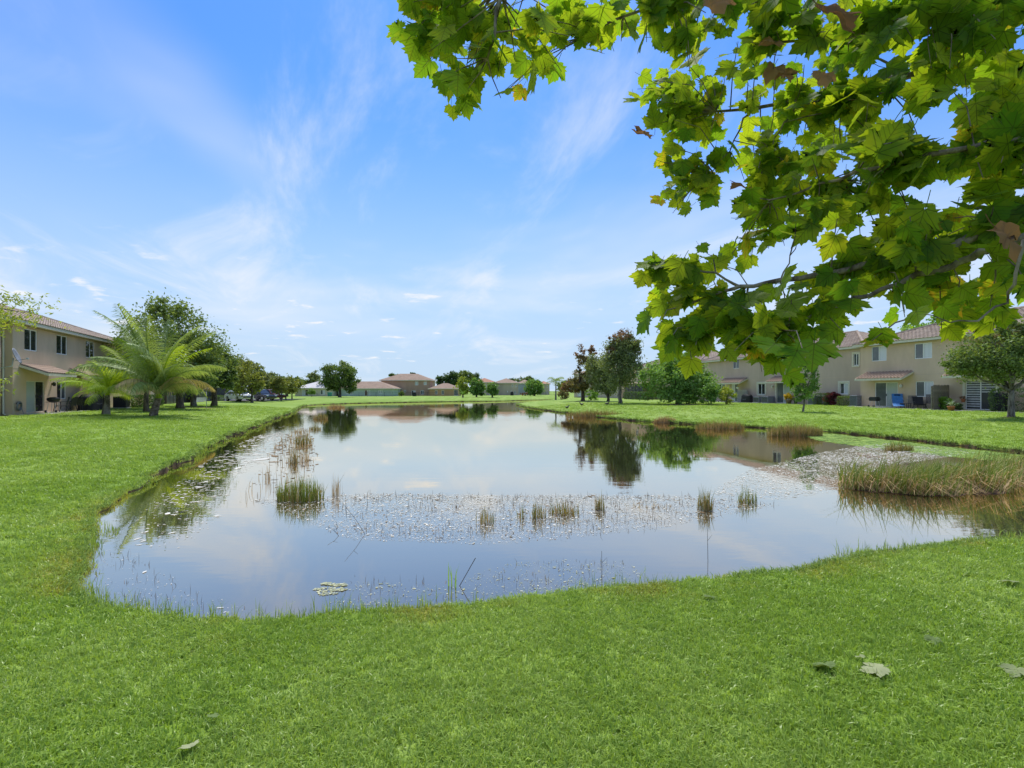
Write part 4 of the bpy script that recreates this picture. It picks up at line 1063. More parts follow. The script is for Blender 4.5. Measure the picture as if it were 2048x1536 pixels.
def fence(name, label, P, rot, n, bw, h, mat, kind='board', gap=0.01, rails=True):
    t = thing(name, label, 'fence', P, rot); rnd = random.Random(n * 7 + int(h * 10))
    me = None
    for k in range(n):
        x = k * (bw + gap)
        if me is None:
            s = MB(); s.add([(0, 0, 0), (bw, 0, 0), (bw, 0, h - 0.05), (bw * 0.72, 0, h), (bw * 0.28, 0, h), (0, 0, h - 0.05)] + [(0, 0.02, 0), (bw, 0.02, 0), (bw, 0.02, h - 0.05), (bw * 0.72, 0.02, h), (bw * 0.28, 0.02, h), (0, 0.02, h - 0.05)],
                            [(0, 1, 2, 3, 4, 5), (11, 10, 9, 8, 7, 6)] + [(i, i + 6, (i + 1) % 6 + 6, (i + 1) % 6) for i in range(6)]); me = s.mesh('board', mat)
        link('board', me, t, (x, rnd.uniform(0, 0.012), rnd.uniform(-0.03, 0.02)), (0, rnd.uniform(-0.012, 0.012), 0))
    W = n * (bw + gap)
    for z in (0.3, h - 0.35): s = MB(); s.box(-0.02, W, 0.036, 0.08, z, z + 0.09); s.build('rail', mat, t)
    for x in (0, W / 2, W - 0.09): s = MB(); s.box(x, x + 0.09, 0.082, 0.17, -0.3, h - 0.1); s.build('post', mat, t)
p0 = FC.w(FC.u(1867, -1.9), -1.9); p1 = FC.w(FC.u(1900, -0.05), -0.05)
dv = (p1 - p0); fence('privacy_fence', 'weathered brown privacy fence standing out from the wall beside the potted agave', p0, math.atan2(dv.y, dv.x), max(8, int(dv.length / 0.15)), 0.14, 1.85, M_GRWOOD)
p0 = FB.w(FB.u(1475, -1.0), -0.5); p1 = FB.w(FB.u(1498, -0.5), -0.5)
fence('picket_screen', 'pale grey picket screen behind the black covered grill', FB.w(FB.u(1475.5, -0.5), -0.5), FB.rot, 11, 0.10, 1.55, M_PALEWOOD, gap=0.045)
fence('privacy_fence', 'dark wooden fence behind the bright small palm', FL.w(7.6, -1.6), FL.rot + R(90) - R(60), 14, 0.14, 1.75, M_DKWOOD)
def hose():
    u = FL.u(41, -0.15); t = thing('hose_reel', 'coiled grey garden hose on the left house wall beside the sliding door', 'garden hose', FL.w(u, -0.03, 0.0), FL.rot)
    s = MB(); s.box(-0.09, 0.09, -0.16, 0.028, 0.62, 0.70); s.build('hanger', M_DKMETAL, t)
    s = MB(); pts = []
    for i in range(11 * 18):
        a = 2 * PI * i / 18; k = i // 18; r = 0.20 + 0.012 * (k % 5) + 0.01 * math.sin(a * 3 + k); pts.append((r * math.cos(a) * 0.95, -0.03 - 0.02 * (k // 3) - 0.01 * math.sin(a), 0.50 + r * math.sin(a) * 1.1))
    pts += [(0.24, -0.1, 0.25), (0.30, -0.12, 0.05), (0.42, -0.2, 0.03)]
    s.tube(pts, 0.014, 5); s.build('hose', M_HOSE, t, True)
hose()
def dish(label, P, rot, pole_h, r=0.30, tilt=35, mat=None, wall=False, group=None):
    t = thing('satellite_dish', label, 'satellite dish', P, rot)
    mat = mat or M_LTMETAL
    if not wall: s = MB(); s.tube([(0, 0, -0.1), (0, 0, pole_h)], 0.028, 8); s.build('pole', M_LTMETAL, t, True)
    else: s = MB(); s.tube([(0, 0.5, pole_h - 0.62), (0, 0.05, pole_h - 0.5), (0, 0, pole_h - 0.05)], 0.03, 8); s.build('bracket', M_LTMETAL, t, True)
    s = MB(); s.lathe([(0.02, 0.0), (r * 0.4, 0.012), (r * 0.75, 0.045), (r, 0.085), (r, 0.095), (r * 0.75, 0.06), (r * 0.4, 0.028), (0.02, 0.016)], (0, 0, 0), 20)
    o = s.build('reflector', mat, t, True, (0, -0.06, pole_h + 0.05), (R(90 - tilt), 0, 0)); o.scale = (1, 1.1, 1)
    s = MB(); s.tube([(0, -0.05, pole_h - 0.2), (0, -r * 1.3, pole_h - 0.08)], 0.014, 6); s.build('feed_arm', M_GREYMET, t)
    s = MB(); s.box(-0.05, 0.05, -r * 1.3 - 0.08, -r * 1.3 + 0.04, pole_h - 0.11, pole_h - 0.02); s.build('receiver', M_LTMETAL, t, bevel=0.01)
p = at(413, 814, 40.5); p.z = 0; dish('grey satellite dish on a thin pole in the lawn by the left oaks', p, R(-25), 1.3)
dish('slate satellite dish on a bracket at the left edge of the tan house', FL.w(-1.1, -0.55), FL.rot + R(10), 3.28, 0.42, 20, M_GREYMET, True)
def pot_plant(P, label, mat, pr, ph, ffn, potm, name='potted_plant'):
    t = thing(name, label, 'potted plant', P)
    s = MB(); s.lathe([(pr * 0.7, 0), (pr * 0.95, ph * 0.8), (pr, ph * 0.82), (pr, ph), (pr * 0.86, ph), (pr * 0.84, ph * 0.9), (0.01, ph * 0.9)], (0, 0, 0), 16); s.build('pot', potm, t, True)
    ffn(t, ph, mat)
def ball(r, n, size, seed):
    def f(t, z, mat):
        rng = np.random.default_rng(seed); link('foliage', crown_mesh('foliage', [(0, 0, z + r * 0.7, r, r, r * 0.8)], 24, n, size, mat, rng, shell=0.3), t, kind='stuff')
    return f
def spikes(n, L, wd, seed):
    def f(t, z, mat):
        rng = np.random.default_rng(seed)
        V, Fc = blades(np.tile([[0, 0, z - 0.03]], (n, 1)), np.linspace(0, 2 * PI, n) + rng.normal(0, 0.2, n), rng.uniform(0.3, 1.35, n), L * rng.uniform(0.8, 1.1, n), wd, rng, 0.5)
        for k in range(n): link('leaf', np_mesh('leaf', V[6 * k:6 * k + 6], Fc[:2], mat, np.full(6, rng.random())), t)
    return f
pot_plant(FB.w(FB.u(1577.5, -1.2), -1.2), 'yellow croton in a brown pot right of the glass door', G['yellow'], 0.30, 0.5, ball(0.42, 500, 0.13, 3), M_POTB)
pot_plant(FC.w(FC.u(1902, -2.0), -2.0), 'spiky grey agave in a terracotta pot beside the privacy fence', G['agave'], 0.22, 0.32, spikes(18, 0.62, 0.055, 4), M_POT)
def hanging_pot():
    P = FC.w(FC.u(1926, -0.3), -0.28, 0.0); t = thing('hanging_pot', 'small terracotta pot mounted on the door surround', 'potted plant', P)
    z = FC.z(1926, 801); s = MB(); s.lathe([(0.09, -0.12), (0.13, 0.1), (0.14, 0.12), (0.12, 0.12), (0.01, 0.09)], (0, 0, z), 12); s.build('pot', M_POT, t, True)
    s = MB(); s.tube([(0, 0, z - 0.05), (0.14, 0.03, z - 0.08), (0.27, 0.06, z + 0.1)], 0.012, 5); s.build('bracket', M_BLACK, t)
    link('foliage', crown_mesh('foliage', [(0, 0, z + 0.2, 0.16, 0.16, 0.12)], 8, 60, 0.09, G['red'], np.random.default_rng(2)), t, kind='stuff')
hanging_pot()
def hanging_basket():
    P = FB.w(FB.u(1475, -1.15), -1.15); t = thing('hanging_basket', 'pale hanging basket under the farther tiled door roof', 'hanging basket', P)
    z = 1.78; s = MB(); s.lathe([(0.05, -0.12), (0.14, -0.05), (0.17, 0.05), (0.15, 0.05), (0.02, 0.02)], (0, 0, z), 12); s.build('basket', M_WHITE, t, True)
    s = MB(); s.tube([(0, 0, z + 0.05), (0, 0, 2.42)], 0.008, 4); s.build('chain', M_BLACK, t)
    link('foliage', crown_mesh('foliage', [(0, 0, z + 0.08, 0.17, 0.17, 0.10)], 8, 60, 0.09, G['lime'], np.random.default_rng(3)), t, kind='stuff')
hanging_basket()
bush('potted_shrub', 'green leafy shrub against the weathered privacy fence', FC.w(FC.u(1888, -1.0), -1.1), 0.45, 0.4, 1.15, G['fresh'], 300, 0.16, 21)
bush('shrub', 'low dark leafy plants under the banded door, by the agave', FC.w(FC.u(1916, -1.3), -1.3), 0.35, 0.3, 0.55, G['dark'], 160, 0.12, 22)
hedge('hedge', 'clipped dark hedge beside the slate air conditioner', FB.w(FB.u(1647, -1.0), -1.0), 1.5, 1.1, 1.15, G['dark'], 2600, 0.09, 31, FB.rot, 0.6)
hedge('hedge', 'low clipped green hedge below the trimmed lower window', FB.w(FB.u(1694, -1.0), -1.0), 1.2, 1.0, 0.9, G['oak'], 2000, 0.09, 32, FB.rot, 0.45)
hedge('hedge', 'tall dark hedge behind the lichen trunk at the right edge', FC.w(FC.u(2040, -1.0), -0.9), 2.8, 1.2, 1.55, G['dark'], 3600, 0.10, 33, FC.rot, 0.6)
bush('ti_plant', 'maroon ti plant between the two clipped hedges', FB.w(FB.u(1665, -0.7), -0.8), 0.55, 0.5, 1.35, G['maroon'], 420, 0.26, 34)
bush('shrub', 'rounded cactus-like green plant right of the croton pot', FB.w(FB.u(1591, -1.0), -1.0), 0.32, 0.3, 0.75, G['blue'], 200, 0.14, 35)
hedge('hedge', 'long dark hedge in front of the screened porch', FB.w(FB.u(1272, -4.0), -4.0), 7.5, 1.0, 1.25, G['dark'], 3000, 0.14, 36, FB.rot, 0.5)
bush('shrub', 'green shrub at the foot of the reddish oak', at(1182, 795, 72) * 1.0 - Vector((0, 0, at(1182, 795, 72).z)), 1.3, 1.0, 1.7, G['fresh'], 500, 0.2, 37)
hedge('hedge', 'low green hedge beside the blue-grey porch', FL.w(FL.u(438, -2.6), -2.6), 2.2, 1.0, 0.75, G['bright'], 1300, 0.10, 38, FL.rot)
hedge('hedge', 'dark hedge under the coconut palm on the left', FL.w(FL.u(285, -1.6), -1.8), 6.0, 1.3, 1.0, G['dark'], 3400, 0.13, 39, FL.rot, 0.4)

# ------------------------------------------------------------------ trees
def base_at(px, Y, dz=0.0):
    x = gx(px, Y); return (x, Y, ground_z(x, Y) + dz)
def ell(px, py, rpx, rpy, Y, b, dY=0.0, ry=None, w=1.0):
    """crown lobe read from the photograph at its distance Y, relative to base b"""
    s = Y / F_PX
    return (gx(px, Y) - b[0], dY, EYE - (py - HY) * s - b[2], rpx * s, ry or rpx * s * 0.9, rpy * s, w)
# left
b = base_at(360, 39.5)
tree('oak_tree', 'large spreading oak behind the coconut palm, tallest crown on the left', b, 2.6, 0.26,
     [ell(330, 672, 62, 66, 39.5, b, w=2.2), ell(270, 690, 42, 40, 39.5, b, 0.5), ell(390, 705, 44, 58, 39.5, b, 0.5, w=1.3), ell(335, 625, 34, 26, 39.5, b, w=0.6), ell(420, 740, 28, 42, 40.5, b), ell(385, 765, 40, 24, 41.5, b, w=0.9), ell(260, 735, 30, 30, 40.5, b, w=0.6)], 11500, 0.19, G['oak'], ncl=190, seed=3, limbs=9, clr=0.20, tone=0.62)
b = base_at(293, 33.0)
tree('oak_tree', 'dark slender oak left of the leaning coconut trunk', b, 1.9, 0.16, [ell(285, 735, 38, 40, 33, b, 1.0)], 2600, 0.17, G['dark'], ncl=60, seed=4, limbs=4)
b = base_at(388, 44.5)
tree('oak_tree', 'oak with pale trunk left of the pole dish', b, 3.0, 0.22, [ell(400, 735, 36, 40, 45, b, w=1.5), ell(432, 752, 22, 26, 46, b), ell(405, 770, 30, 16, 46, b)], 3600, 0.20, G['oak'], M_BARKL, ncl=80, seed=5, limbs=6, tone=0.5)
b = base_at(427.5, 46.5)
tree('oak_tree', 'oak with dark trunk right of the pole dish', b, 3.2, 0.25, [ell(440, 738, 34, 44, 47, b, w=2), ell(470, 752, 20, 28, 48, b), ell(455, 722, 18, 18, 48, b, w=0.6)], 4600, 0.20, G['oak'], M_BARK, ncl=90, seed=6, limbs=6, tone=0.45)
b = base_at(504, 63)
tree('shade_tree', 'yellow-green low tree in front of the parked cars', b, 1.7, 0.16, [ell(490, 752, 30, 30, 63, b, w=2), ell(510, 770, 15, 18, 63, b, 0.5), ell(474, 772, 18, 16, 63, b)], 4300, 0.22, G['olive'], ncl=80, seed=7, limbs=7, tone=0.6)
b = base_at(478, 74); tree('oak_tree', 'blue-green oak rising behind the yellow-green tree', b, 3.2, 0.25, [ell(482, 735, 22, 22, 74, b), ell(505, 752, 18, 22, 74, b, 2)], 2600, 0.3, G['blue'], ncl=60, seed=8)
for i, (px, lab) in enumerate(((563, 'olive tree, left one of the three beyond the red car'), (572, 'thin olive tree, middle one of the three beyond the red car'), (584, 'olive tree nearest the cream cottage'))):
    Y = 74 + 4 * i; b = base_at(px, Y)
    tree('small_tree', lab, b, 1.9, 0.10, [ell(px - (6, -3, -4)[i], 770, 17, 15, Y, b)], 1500, 0.24, G['olive'], ncl=45, seed=40 + i, limbs=5, group='olive trees beyond the red car', tone=0.42)
for i, (px, py, rx, ry, Y, m, lab) in enumerate(((530, 762, 22, 19, 100, 'blue', 'dark blue-green tree above the red car'), (552, 770, 20, 17, 104, 'dark', 'dark rounded tree between the red car and the olive trees'), (575, 771, 16, 15, 120, 'blue', 'hazy tree over the olive trees'), (606, 769, 20, 12, 150, 'oak', 'low tree line piece left behind the cream cottage roof'),
        (628, 760, 14, 16, 150, 'blue', 'open tree rising just behind the cream cottage'), (655, 775, 22, 18, 128, 'dark', 'dark shrubby tree between the cottage and the round shade tree'), (595, 766, 9, 12, 140, 'oak', 'narrow tree left of the cream cottage roof'))):
    b = base_at(px, Y); tree('background_tree', lab, b, 2.2, 0.2, [ell(px, py, rx, ry, Y, b)], 1500, 0.42, G[m], ncl=46, seed=50 + i, limbs=3, group='trees behind the far houses', tone=0.5)
b = base_at(679.5, 106)
tree('shade_tree', 'big round shade tree between the cream cottage and the pale green bungalow', b, 2.6, 0.32, [ell(680, 748, 34, 25, 106, b, w=2.4), ell(664, 768, 18, 14, 106, b), ell(700, 766, 14, 17, 106, b)], 7000, 0.34, G['oak'], ncl=130, seed=9, limbs=7, tone=0.42, clr=0.14)
b = base_at(623.5, 112); tree('young_tree', 'small young tree in front of the cream cottage', b, 1.0, 0.06, [ell(623, 781, 7.5, 7, 112, b), ell(627, 785, 6, 4, 112, b)], 420, 0.3, G['bright'], ncl=20, seed=10, limbs=3)
for i, (px, py, rx, ry, Y, m, lab) in enumerate(((885, 764, 16, 14, 172, 'dark', 'dark conifer-like tree left above the peach bungalow'), (903, 758, 17, 15, 172, 'dark', 'dark tree in the middle above the peach bungalow'), (927, 752, 20, 12, 176, 'oak', 'tallest dark tree above the peach bungalow'), (947, 760, 12, 12, 178, 'dark', 'dark tree left of the white red-roofed house'),
        (784, 756, 12, 8, 165, 'oak', 'tree top over the left of the pink house roof'), (822, 750, 5, 4, 170, 'dark', 'small dark tree top over the pink house ridge'), (1040, 763, 24, 7, 230, 'blue', 'far tree line behind the cream and grey houses'), (1020, 764, 10, 6, 220, 'dark', 'dark far trees above the cream house roof'), (1128, 772, 14, 10, 190, 'oak', 'far trees behind the royal palm'), (1058, 760, 10, 8, 225, 'oak', 'far tree left of the round tree'))):
    b = base_at(px, Y); tree('background_tree', lab, b, 2.6, 0.25, [ell(px, py, rx, ry, Y, b, 3.0)], 1300, 0.55, G[m], ncl=40, seed=70 + i, limbs=2, group='trees behind the far houses', tone=0.45)
for i, (px, py, rx, ry, m, lab) in enumerate(((925.5, 771, 12.5, 15, 'lime', 'yellow-green tree at the left of the leafy clump'), (953, 773, 16, 17, 'bright', 'dense dark green tree in the middle of the leafy clump'), (985, 776, 10, 10, 'bright', 'small open green tree at the right of the leafy clump'))):
    Y = 112 - i; b = base_at(px, Y); tree('shade_tree', lab, b, 1.4, 0.2, [ell(px, py, rx, ry, Y, b), ell(px + 3, py + 8, rx * 0.8, ry * 0.6, Y, b)], (1500, 2600, 1300)[i], 0.36, G[m], ncl=60, seed=90 + i, limbs=4, group='leafy clump on the far shore', tone=(0.2, 0.35, 0.4)[i])
b = base_at(1069, 135); tree('shade_tree', 'round bright shade tree right of the grey house', b, 1.6, 0.25, [ell(1069, 773, 16.5, 15.5, 135, b)], 2600, 0.42, G['bright'], ncl=60, seed=95, limbs=4, tone=0.5)
# right
b = base_at(1166, 68)
tree('red_oak_tree', 'short reddish oak with a dark trunk leaning apart, leftmost on the right bank', b, 1.7, 0.28, [ell(1150, 770, 24, 15, 68, b, w=1.4), ell(1160, 735, 14, 30, 69, b, w=0.5), ell(1178, 745, 18, 36, 69, b, w=1.4)], 4200, 0.22, G['oakred'], M_BARK, ncl=100, seed=12, limbs=8, tone=0.5,
     extra=[([ell(1140, 772, 18, 12, 68, b), ell(1158, 708, 12, 16, 69, b, w=0.35), ell(1183, 700, 9, 11, 69, b, w=0.5)], 900, G['red'], 40)])
b = base_at(1216, 65)
tree('oak_tree', 'grey-green oak between the reddish oak and the tallest right bank tree', b, 2.2, 0.18, [ell(1200, 745, 28, 40, 65, b, w=2), ell(1215, 770, 20, 20, 65, b)], 5200, 0.22, G['blue'], ncl=110, seed=13, limbs=7, tone=0.55)
b = base_at(1240.6, 55)
tree('oak_tree', 'tallest right bank oak with rusty leaves at the top', b, 2.3, 0.22, [ell(1242, 735, 36, 42, 55, b, w=2.6), ell(1245, 700, 30, 28, 55, b, w=1.3), ell(1262, 690, 20, 22, 55, b, w=0.7)], 8200, 0.20, G['blue'], M_BARKL, ncl=150, seed=14, limbs=9, tone=0.5,
     extra=[([ell(1247, 678, 26, 18, 55, b), ell(1235, 700, 22, 14, 55, b, w=0.5), ell(1272, 700, 10, 18, 55, b, w=0.4)], 1100, G['red'], 50)])
b = base_at(1355, 50)
tree('bushy_tree', 'broad bright green bushy tree in front of the right townhouses', b, 1.3, 0.2, [ell(1330, 760, 48, 38, 50, b, w=2.2), ell(1385, 768, 44, 36, 50, b, w=2.0), ell(1358, 735, 42, 26, 50, b, 0.5, w=1.4)], 11000, 0.20, G['bright'], ncl=170, seed=15, limbs=8, tone=0.62, clr=0.15)
bush('shrub', 'low fresh green planting under the bushy tree', base_at(1375, 48.5), 2.0, 1.0, 0.95, G['fresh'], 900, 0.16, 62)
bush('shrub', 'tiered fir-like young tree in the mulch bed', base_at(1420, 46), 0.85, 0.8, 1.95, G['bright'], 1100, 0.17, 63, cat='young tree', tone=0.35)
bush('shrub', 'yellow-green shrub beside the tiered young tree', base_at(1452, 47.5), 0.75, 0.7, 1.75, G['lime'], 700, 0.16, 64, tone=0.25)
b = base_at(1606, 33)
tree('young_tree', 'slim young tree standing alone on the right lawn', b, 1.2, 0.065, [ell(1618, 735, 17, 22, 33, b), ell(1612, 762, 25, 17, 33, b, w=1.3), ell(1608, 782, 20, 18, 33, b, w=0.9), ell(1600, 792, 9, 14, 33, b, w=0.4)], 2700, 0.115, G['bright'], M_BARKL, ncl=75, seed=16, limbs=6, tone=0.45, lean=(0.12, 0))
b = base_at(2022, 25.2)
tree('oak_tree', 'oak with pale lichen trunk on the lawn at the right edge', b, 1.55, 0.145, [ell(1985, 715, 72, 48, 25.2, b, w=2.4), ell(2040, 690, 62, 50, 25.2, b, w=1.8), ell(1938, 728, 40, 26, 25.2, b, w=0.9), ell(2075, 735, 42, 34, 25.2, b), ell(2010, 655, 40, 24, 25.2, b, w=0.6)], 14000, 0.115, G['oak'], M_BARKL, ncl=230, seed=17, limbs=10, tone=0.68, clr=0.15,
     extra=[([ell(1975, 675, 50, 24, 25.2, b), ell(2050, 660, 40, 20, 25.2, b)], 500, G['oakred'], 40)])
b = (47.0, 52.0, 0.0)
tree('background_tree', 'feathery green tree top showing over the recliner townhouse roof', (43.5, 47.0, 0.0), 5.0, 0.25, [(0, 0, 7.5, 4.2, 3.0, 1.35)], 2600, 0.26, G['fresh'], ncl=70, seed=18, limbs=4)
# feathery tree at the left edge, mostly outside the frame
def edge_tree():
    P = (-15.6, 12.6, ground_z(-15.6, 12.6)); t = thing('cypress_tree', 'yellow-green feathery branch reaching in at the left edge', 'tree', P); rng = np.random.default_rng(77)
    s = MB(); s.tube(wobble((0, 0, -0.1), (0.1, 0, 6.5), 7, 0.01, rng), [0.2, 0.16, 0.14, 0.12, 0.09, 0.06, 0.02], 9); s.build('trunk', M_BARK, t, True)
    C = []
    ends = [(at(52, 600, 12.0), 0.35), (at(80, 618, 12.2), 0.25), (at(40, 634, 12.4), 0.4), (at(12, 655, 12.6), 0.3), (at(18, 592, 12.8), 0.3), (at(22, 752, 12.2), 0.14), (at(10, 782, 12.4), 0.10), (at(-60, 640, 12.4), 0.5), (at(-90, 600, 12.8), 0.5), (at(-150, 560, 13.0), 0.6), (at(30, 640, 13.0), 0.3)]
    for e, r in ends:
        e = np.array(e) - np.array(P); z0 = max(1.2, e[2] - 0.5)
        p = wobble((0.03, 0, z0), e, 7, 0.05, rng); s = MB(); s.tube(p, [0.05, 0.036, 0.028, 0.02, 0.014, 0.008, 0.004], 6); s.build('branch', M_BARK, t, True)
        p = np.array(p)
        for k in range(int(75 * r / 0.3)):
            q = p[min(6, 3 + int(rng.random() * 4))] + rng.normal(0, 1, 3) * np.array([r, r * 0.8, 0.06])
            for _ in range(3): C.append(q + rng.normal(0, 0.03, 3))
    C = np.array(C); V, Fc = leaf_cloud(C, 0.085 * rng.uniform(0.6, 1.5, len(C)), rng, 0.3, 0.35)
    link('crown', np_mesh('crown', V, Fc, G['lime'], np.repeat(np.clip(0.35 + rng.normal(0, 0.25, len(C)), 0, 1), 4)), t, kind='stuff')
edge_tree()

# ------------------------------------------------------------------ palms
def frond(L, elev, droop, nl, wl, rng, mat, fan=0.0, hang=0.5):
    """pinnate leaf from the origin along +x: stalk and leaflets in one mesh"""
    ts = np.linspace(0, 1, 12); pts = []; p = np.zeros(3); a = elev
    for i, t in enumerate(ts):
        pts.append(p.copy()); a2 = elev - droop * t ** 1.3; p = p + np.array([math.cos(a2), 0, math.sin(a2)]) * L / 11
    pts = np.array(pts); V, F, T = [], [], []
    mb = MB(); mb.tube([Vector(q) for q in pts], list(np.linspace(0.030, 0.005, 12) * L / 3.0 + 0.004), 5)
    for s in (-1, 1):
        for k in range(nl):
            t = 0.16 + 0.84 * (k + rng.uniform(-0.3, 0.3)) / nl; t = min(max(t, 0.12), 1)
            f = t * 11; i = min(10, int(f)); q = pts[i] + (pts[i + 1] - pts[i]) * (f - i); tan = pts[i + 1] - pts[i]; tan /= np.linalg.norm(tan)
            ll = wl * (math.sin(PI * min(1, 0.18 + t * 0.80)) ** 0.6) * rng.uniform(0.85, 1.1)
            side = np.array([0, s, 0.0]); fw = 0.5 + 0.5 * t
            d = side * 1.0 + tan * fw + np.array([0, 0, 0.25 - hang * 0.5]); d /= np.linalg.norm(d)
            e = d + np.array([0, 0, -hang * rng.uniform(0.7, 1.6)]); e /= np.linalg.norm(e)
            w = 0.0095 * L / 2.6 + 0.007; wd = np.cross(d, np.array([0, 0, 1.0])); wd = wd / (np.linalg.norm(wd) + 1e-6) * 0.5 + tan * 0.6
            m1, m2 = q + d * ll * 0.5, q + d * ll * 0.5 + e * ll * 0.5
            b = len(mb.v); tt = float(np.clip(0.5 + rng.normal(0, 0.2), 0, 1))
            mb.add([q - wd * w, q + wd * w, m1 + wd * w, m1 - wd * w, m2 + wd * w * 0.15, m2 - wd * w * 0.15], [(0, 1, 2, 3), (3, 2, 4, 5)], tt)
    return mb.mesh('frond', mat)
def palm(name, label, P, trunk, rad, fr, seed, bark=None, extra_mat=None):
    """trunk: points relative to base; fr: (count, L, elev range, droop range, leaflets, leaflet length, material, hang)"""
    t = thing(name, label, 'palm tree', P); rng = np.random.default_rng(seed)
    s = MB(); pts = trunk; n = len(pts); ring = []
    for i in range((n - 1) * 6 + 1):
        k = min(n - 2, i // 6); f = (i - 6 * k) / 6; ring.append(Vector(pts[k]).lerp(Vector(pts[k + 1]), f))
    rr = [(rad[0] + (rad[1] - rad[0]) * i / (len(ring) - 1)) * (1.05 if i % 2 else 0.97) for i in range(len(ring))]
    s.tube(ring, rr, 11); s.build('trunk', bark or M_PALMBARK, t, True)
    top = Vector(pts[-1])
    s = MB(); s.tube([top - Vector((0, 0, 0.05)), top + Vector((0, 0, 0.35 * fr[0][1] / 3))], [rad[1] * 1.15, rad[1] * 0.4], 9); s.build('crownshaft', G['palmy'], t, True)
    for (cnt, L, e0, e1, d0, d1, nl, wl, mat, hang) in fr:
        off = rng.uniform(0, 6.28)
        for k in range(cnt):
            me = frond(L * rng.uniform(0.88, 1.08), rng.uniform(e0, e1), rng.uniform(d0, d1), nl, wl, rng, mat, hang=hang)
            link('frond', me, t, top + Vector((0, 0, 0.08)), (rng.uniform(-0.3, 0.3), 0, off + k * 2 * PI / cnt + rng.uniform(-0.25, 0.25)))
    return t
P = at(306, 826.6, 29.6); P.z = ground_z(P.x, P.y)
palm('coconut_palm', 'large leaning coconut palm with long grey-green drooping fronds', P, [(0, 0, -0.1), (0.1, 0, 0.35), (0.25, 0, 0.8), (0.36, 0, 1.15)], (0.24, 0.16),
     [(8, 5.7, R(72), R(87), R(20), R(58), 60, 1.05, G['palm'], 0.6), (11, 4.8, R(60), R(76), R(80), R(115), 56, 1.1, G['palm'], 1.1), (5, 3.5, R(45), R(60), R(95), R(125), 50, 1.1, G['palm'], 1.4), (5, 3.5, R(50), R(66), R(105), R(130), 46, 1.0, G['palmd'], 1.5), (5, 4.9, R(62), R(80), R(45), R(85), 50, 1.0, G['palmy'], 0.7)], 5)
P = at(212, 828, 28.8); P.z = ground_z(P.x, P.y)
palm('young_palm', 'small bright green palm with a stout pale trunk left of the coconut palm', P, [(0, 0, -0.1), (0.02, 0, 0.3), (0.06, 0, 0.7), (0.1, 0, 1.25)], (0.24, 0.11),
     [(10, 2.5, R(58), R(85), R(45), R(85), 40, 0.8, G['palmy'], 0.6), (12, 2.8, R(30), R(56), R(65), R(95), 42, 0.85, G['palmy'], 1.0), (4, 2.2, R(5), R(25), R(60), R(80), 32, 0.7, G['palmy'], 1.0)], 8, M_BARKL)
P = at(1111.5, 798, 84); P.z = ground_z(P.x, P.y)
palm('royal_palm', 'slender palm with a pale trunk standing alone on the right bank', P, [(0, 0, -0.1), (0, 0, 1.0), (0.03, 0, 2.0), (0.02, 0, 3.0)], (0.17, 0.09),
     [(9, 2.1, R(45), R(82), R(100), R(135), 34, 0.8, G['palm'], 0.9), (6, 1.9, R(5), R(35), R(70), R(95), 30, 0.75, G['palm'], 1.0)], 12, M_BARKL)
P = Vector((gx(757, 140), 141, 0.0))
palm('cabbage_palm', 'round-headed palm rising behind the pale green bungalow', P, [(0, 0, -0.1), (0, 0, 1.8), (0, 0, 3.4)], (0.2, 0.18), [(10, 1.5, R(20), R(80), R(60), R(100), 14, 0.6, G['palm'], 0.7), (8, 1.4, R(-25), R(20), R(30), R(60), 14, 0.6, G['oak'], 0.7)], 13)
P = base_at(926, 104); P = Vector(P)
palm('banana_plant', 'low bright leafy palm-like plant below the yellow-green tree', P, [(0, 0, -0.1), (0, 0, 0.3), (0, 0, 0.6)], (0.15, 0.12), [(9, 1.6, R(35), R(85), R(50), R(90), 12, 0.5, G['fresh'], 0.5)], 14)

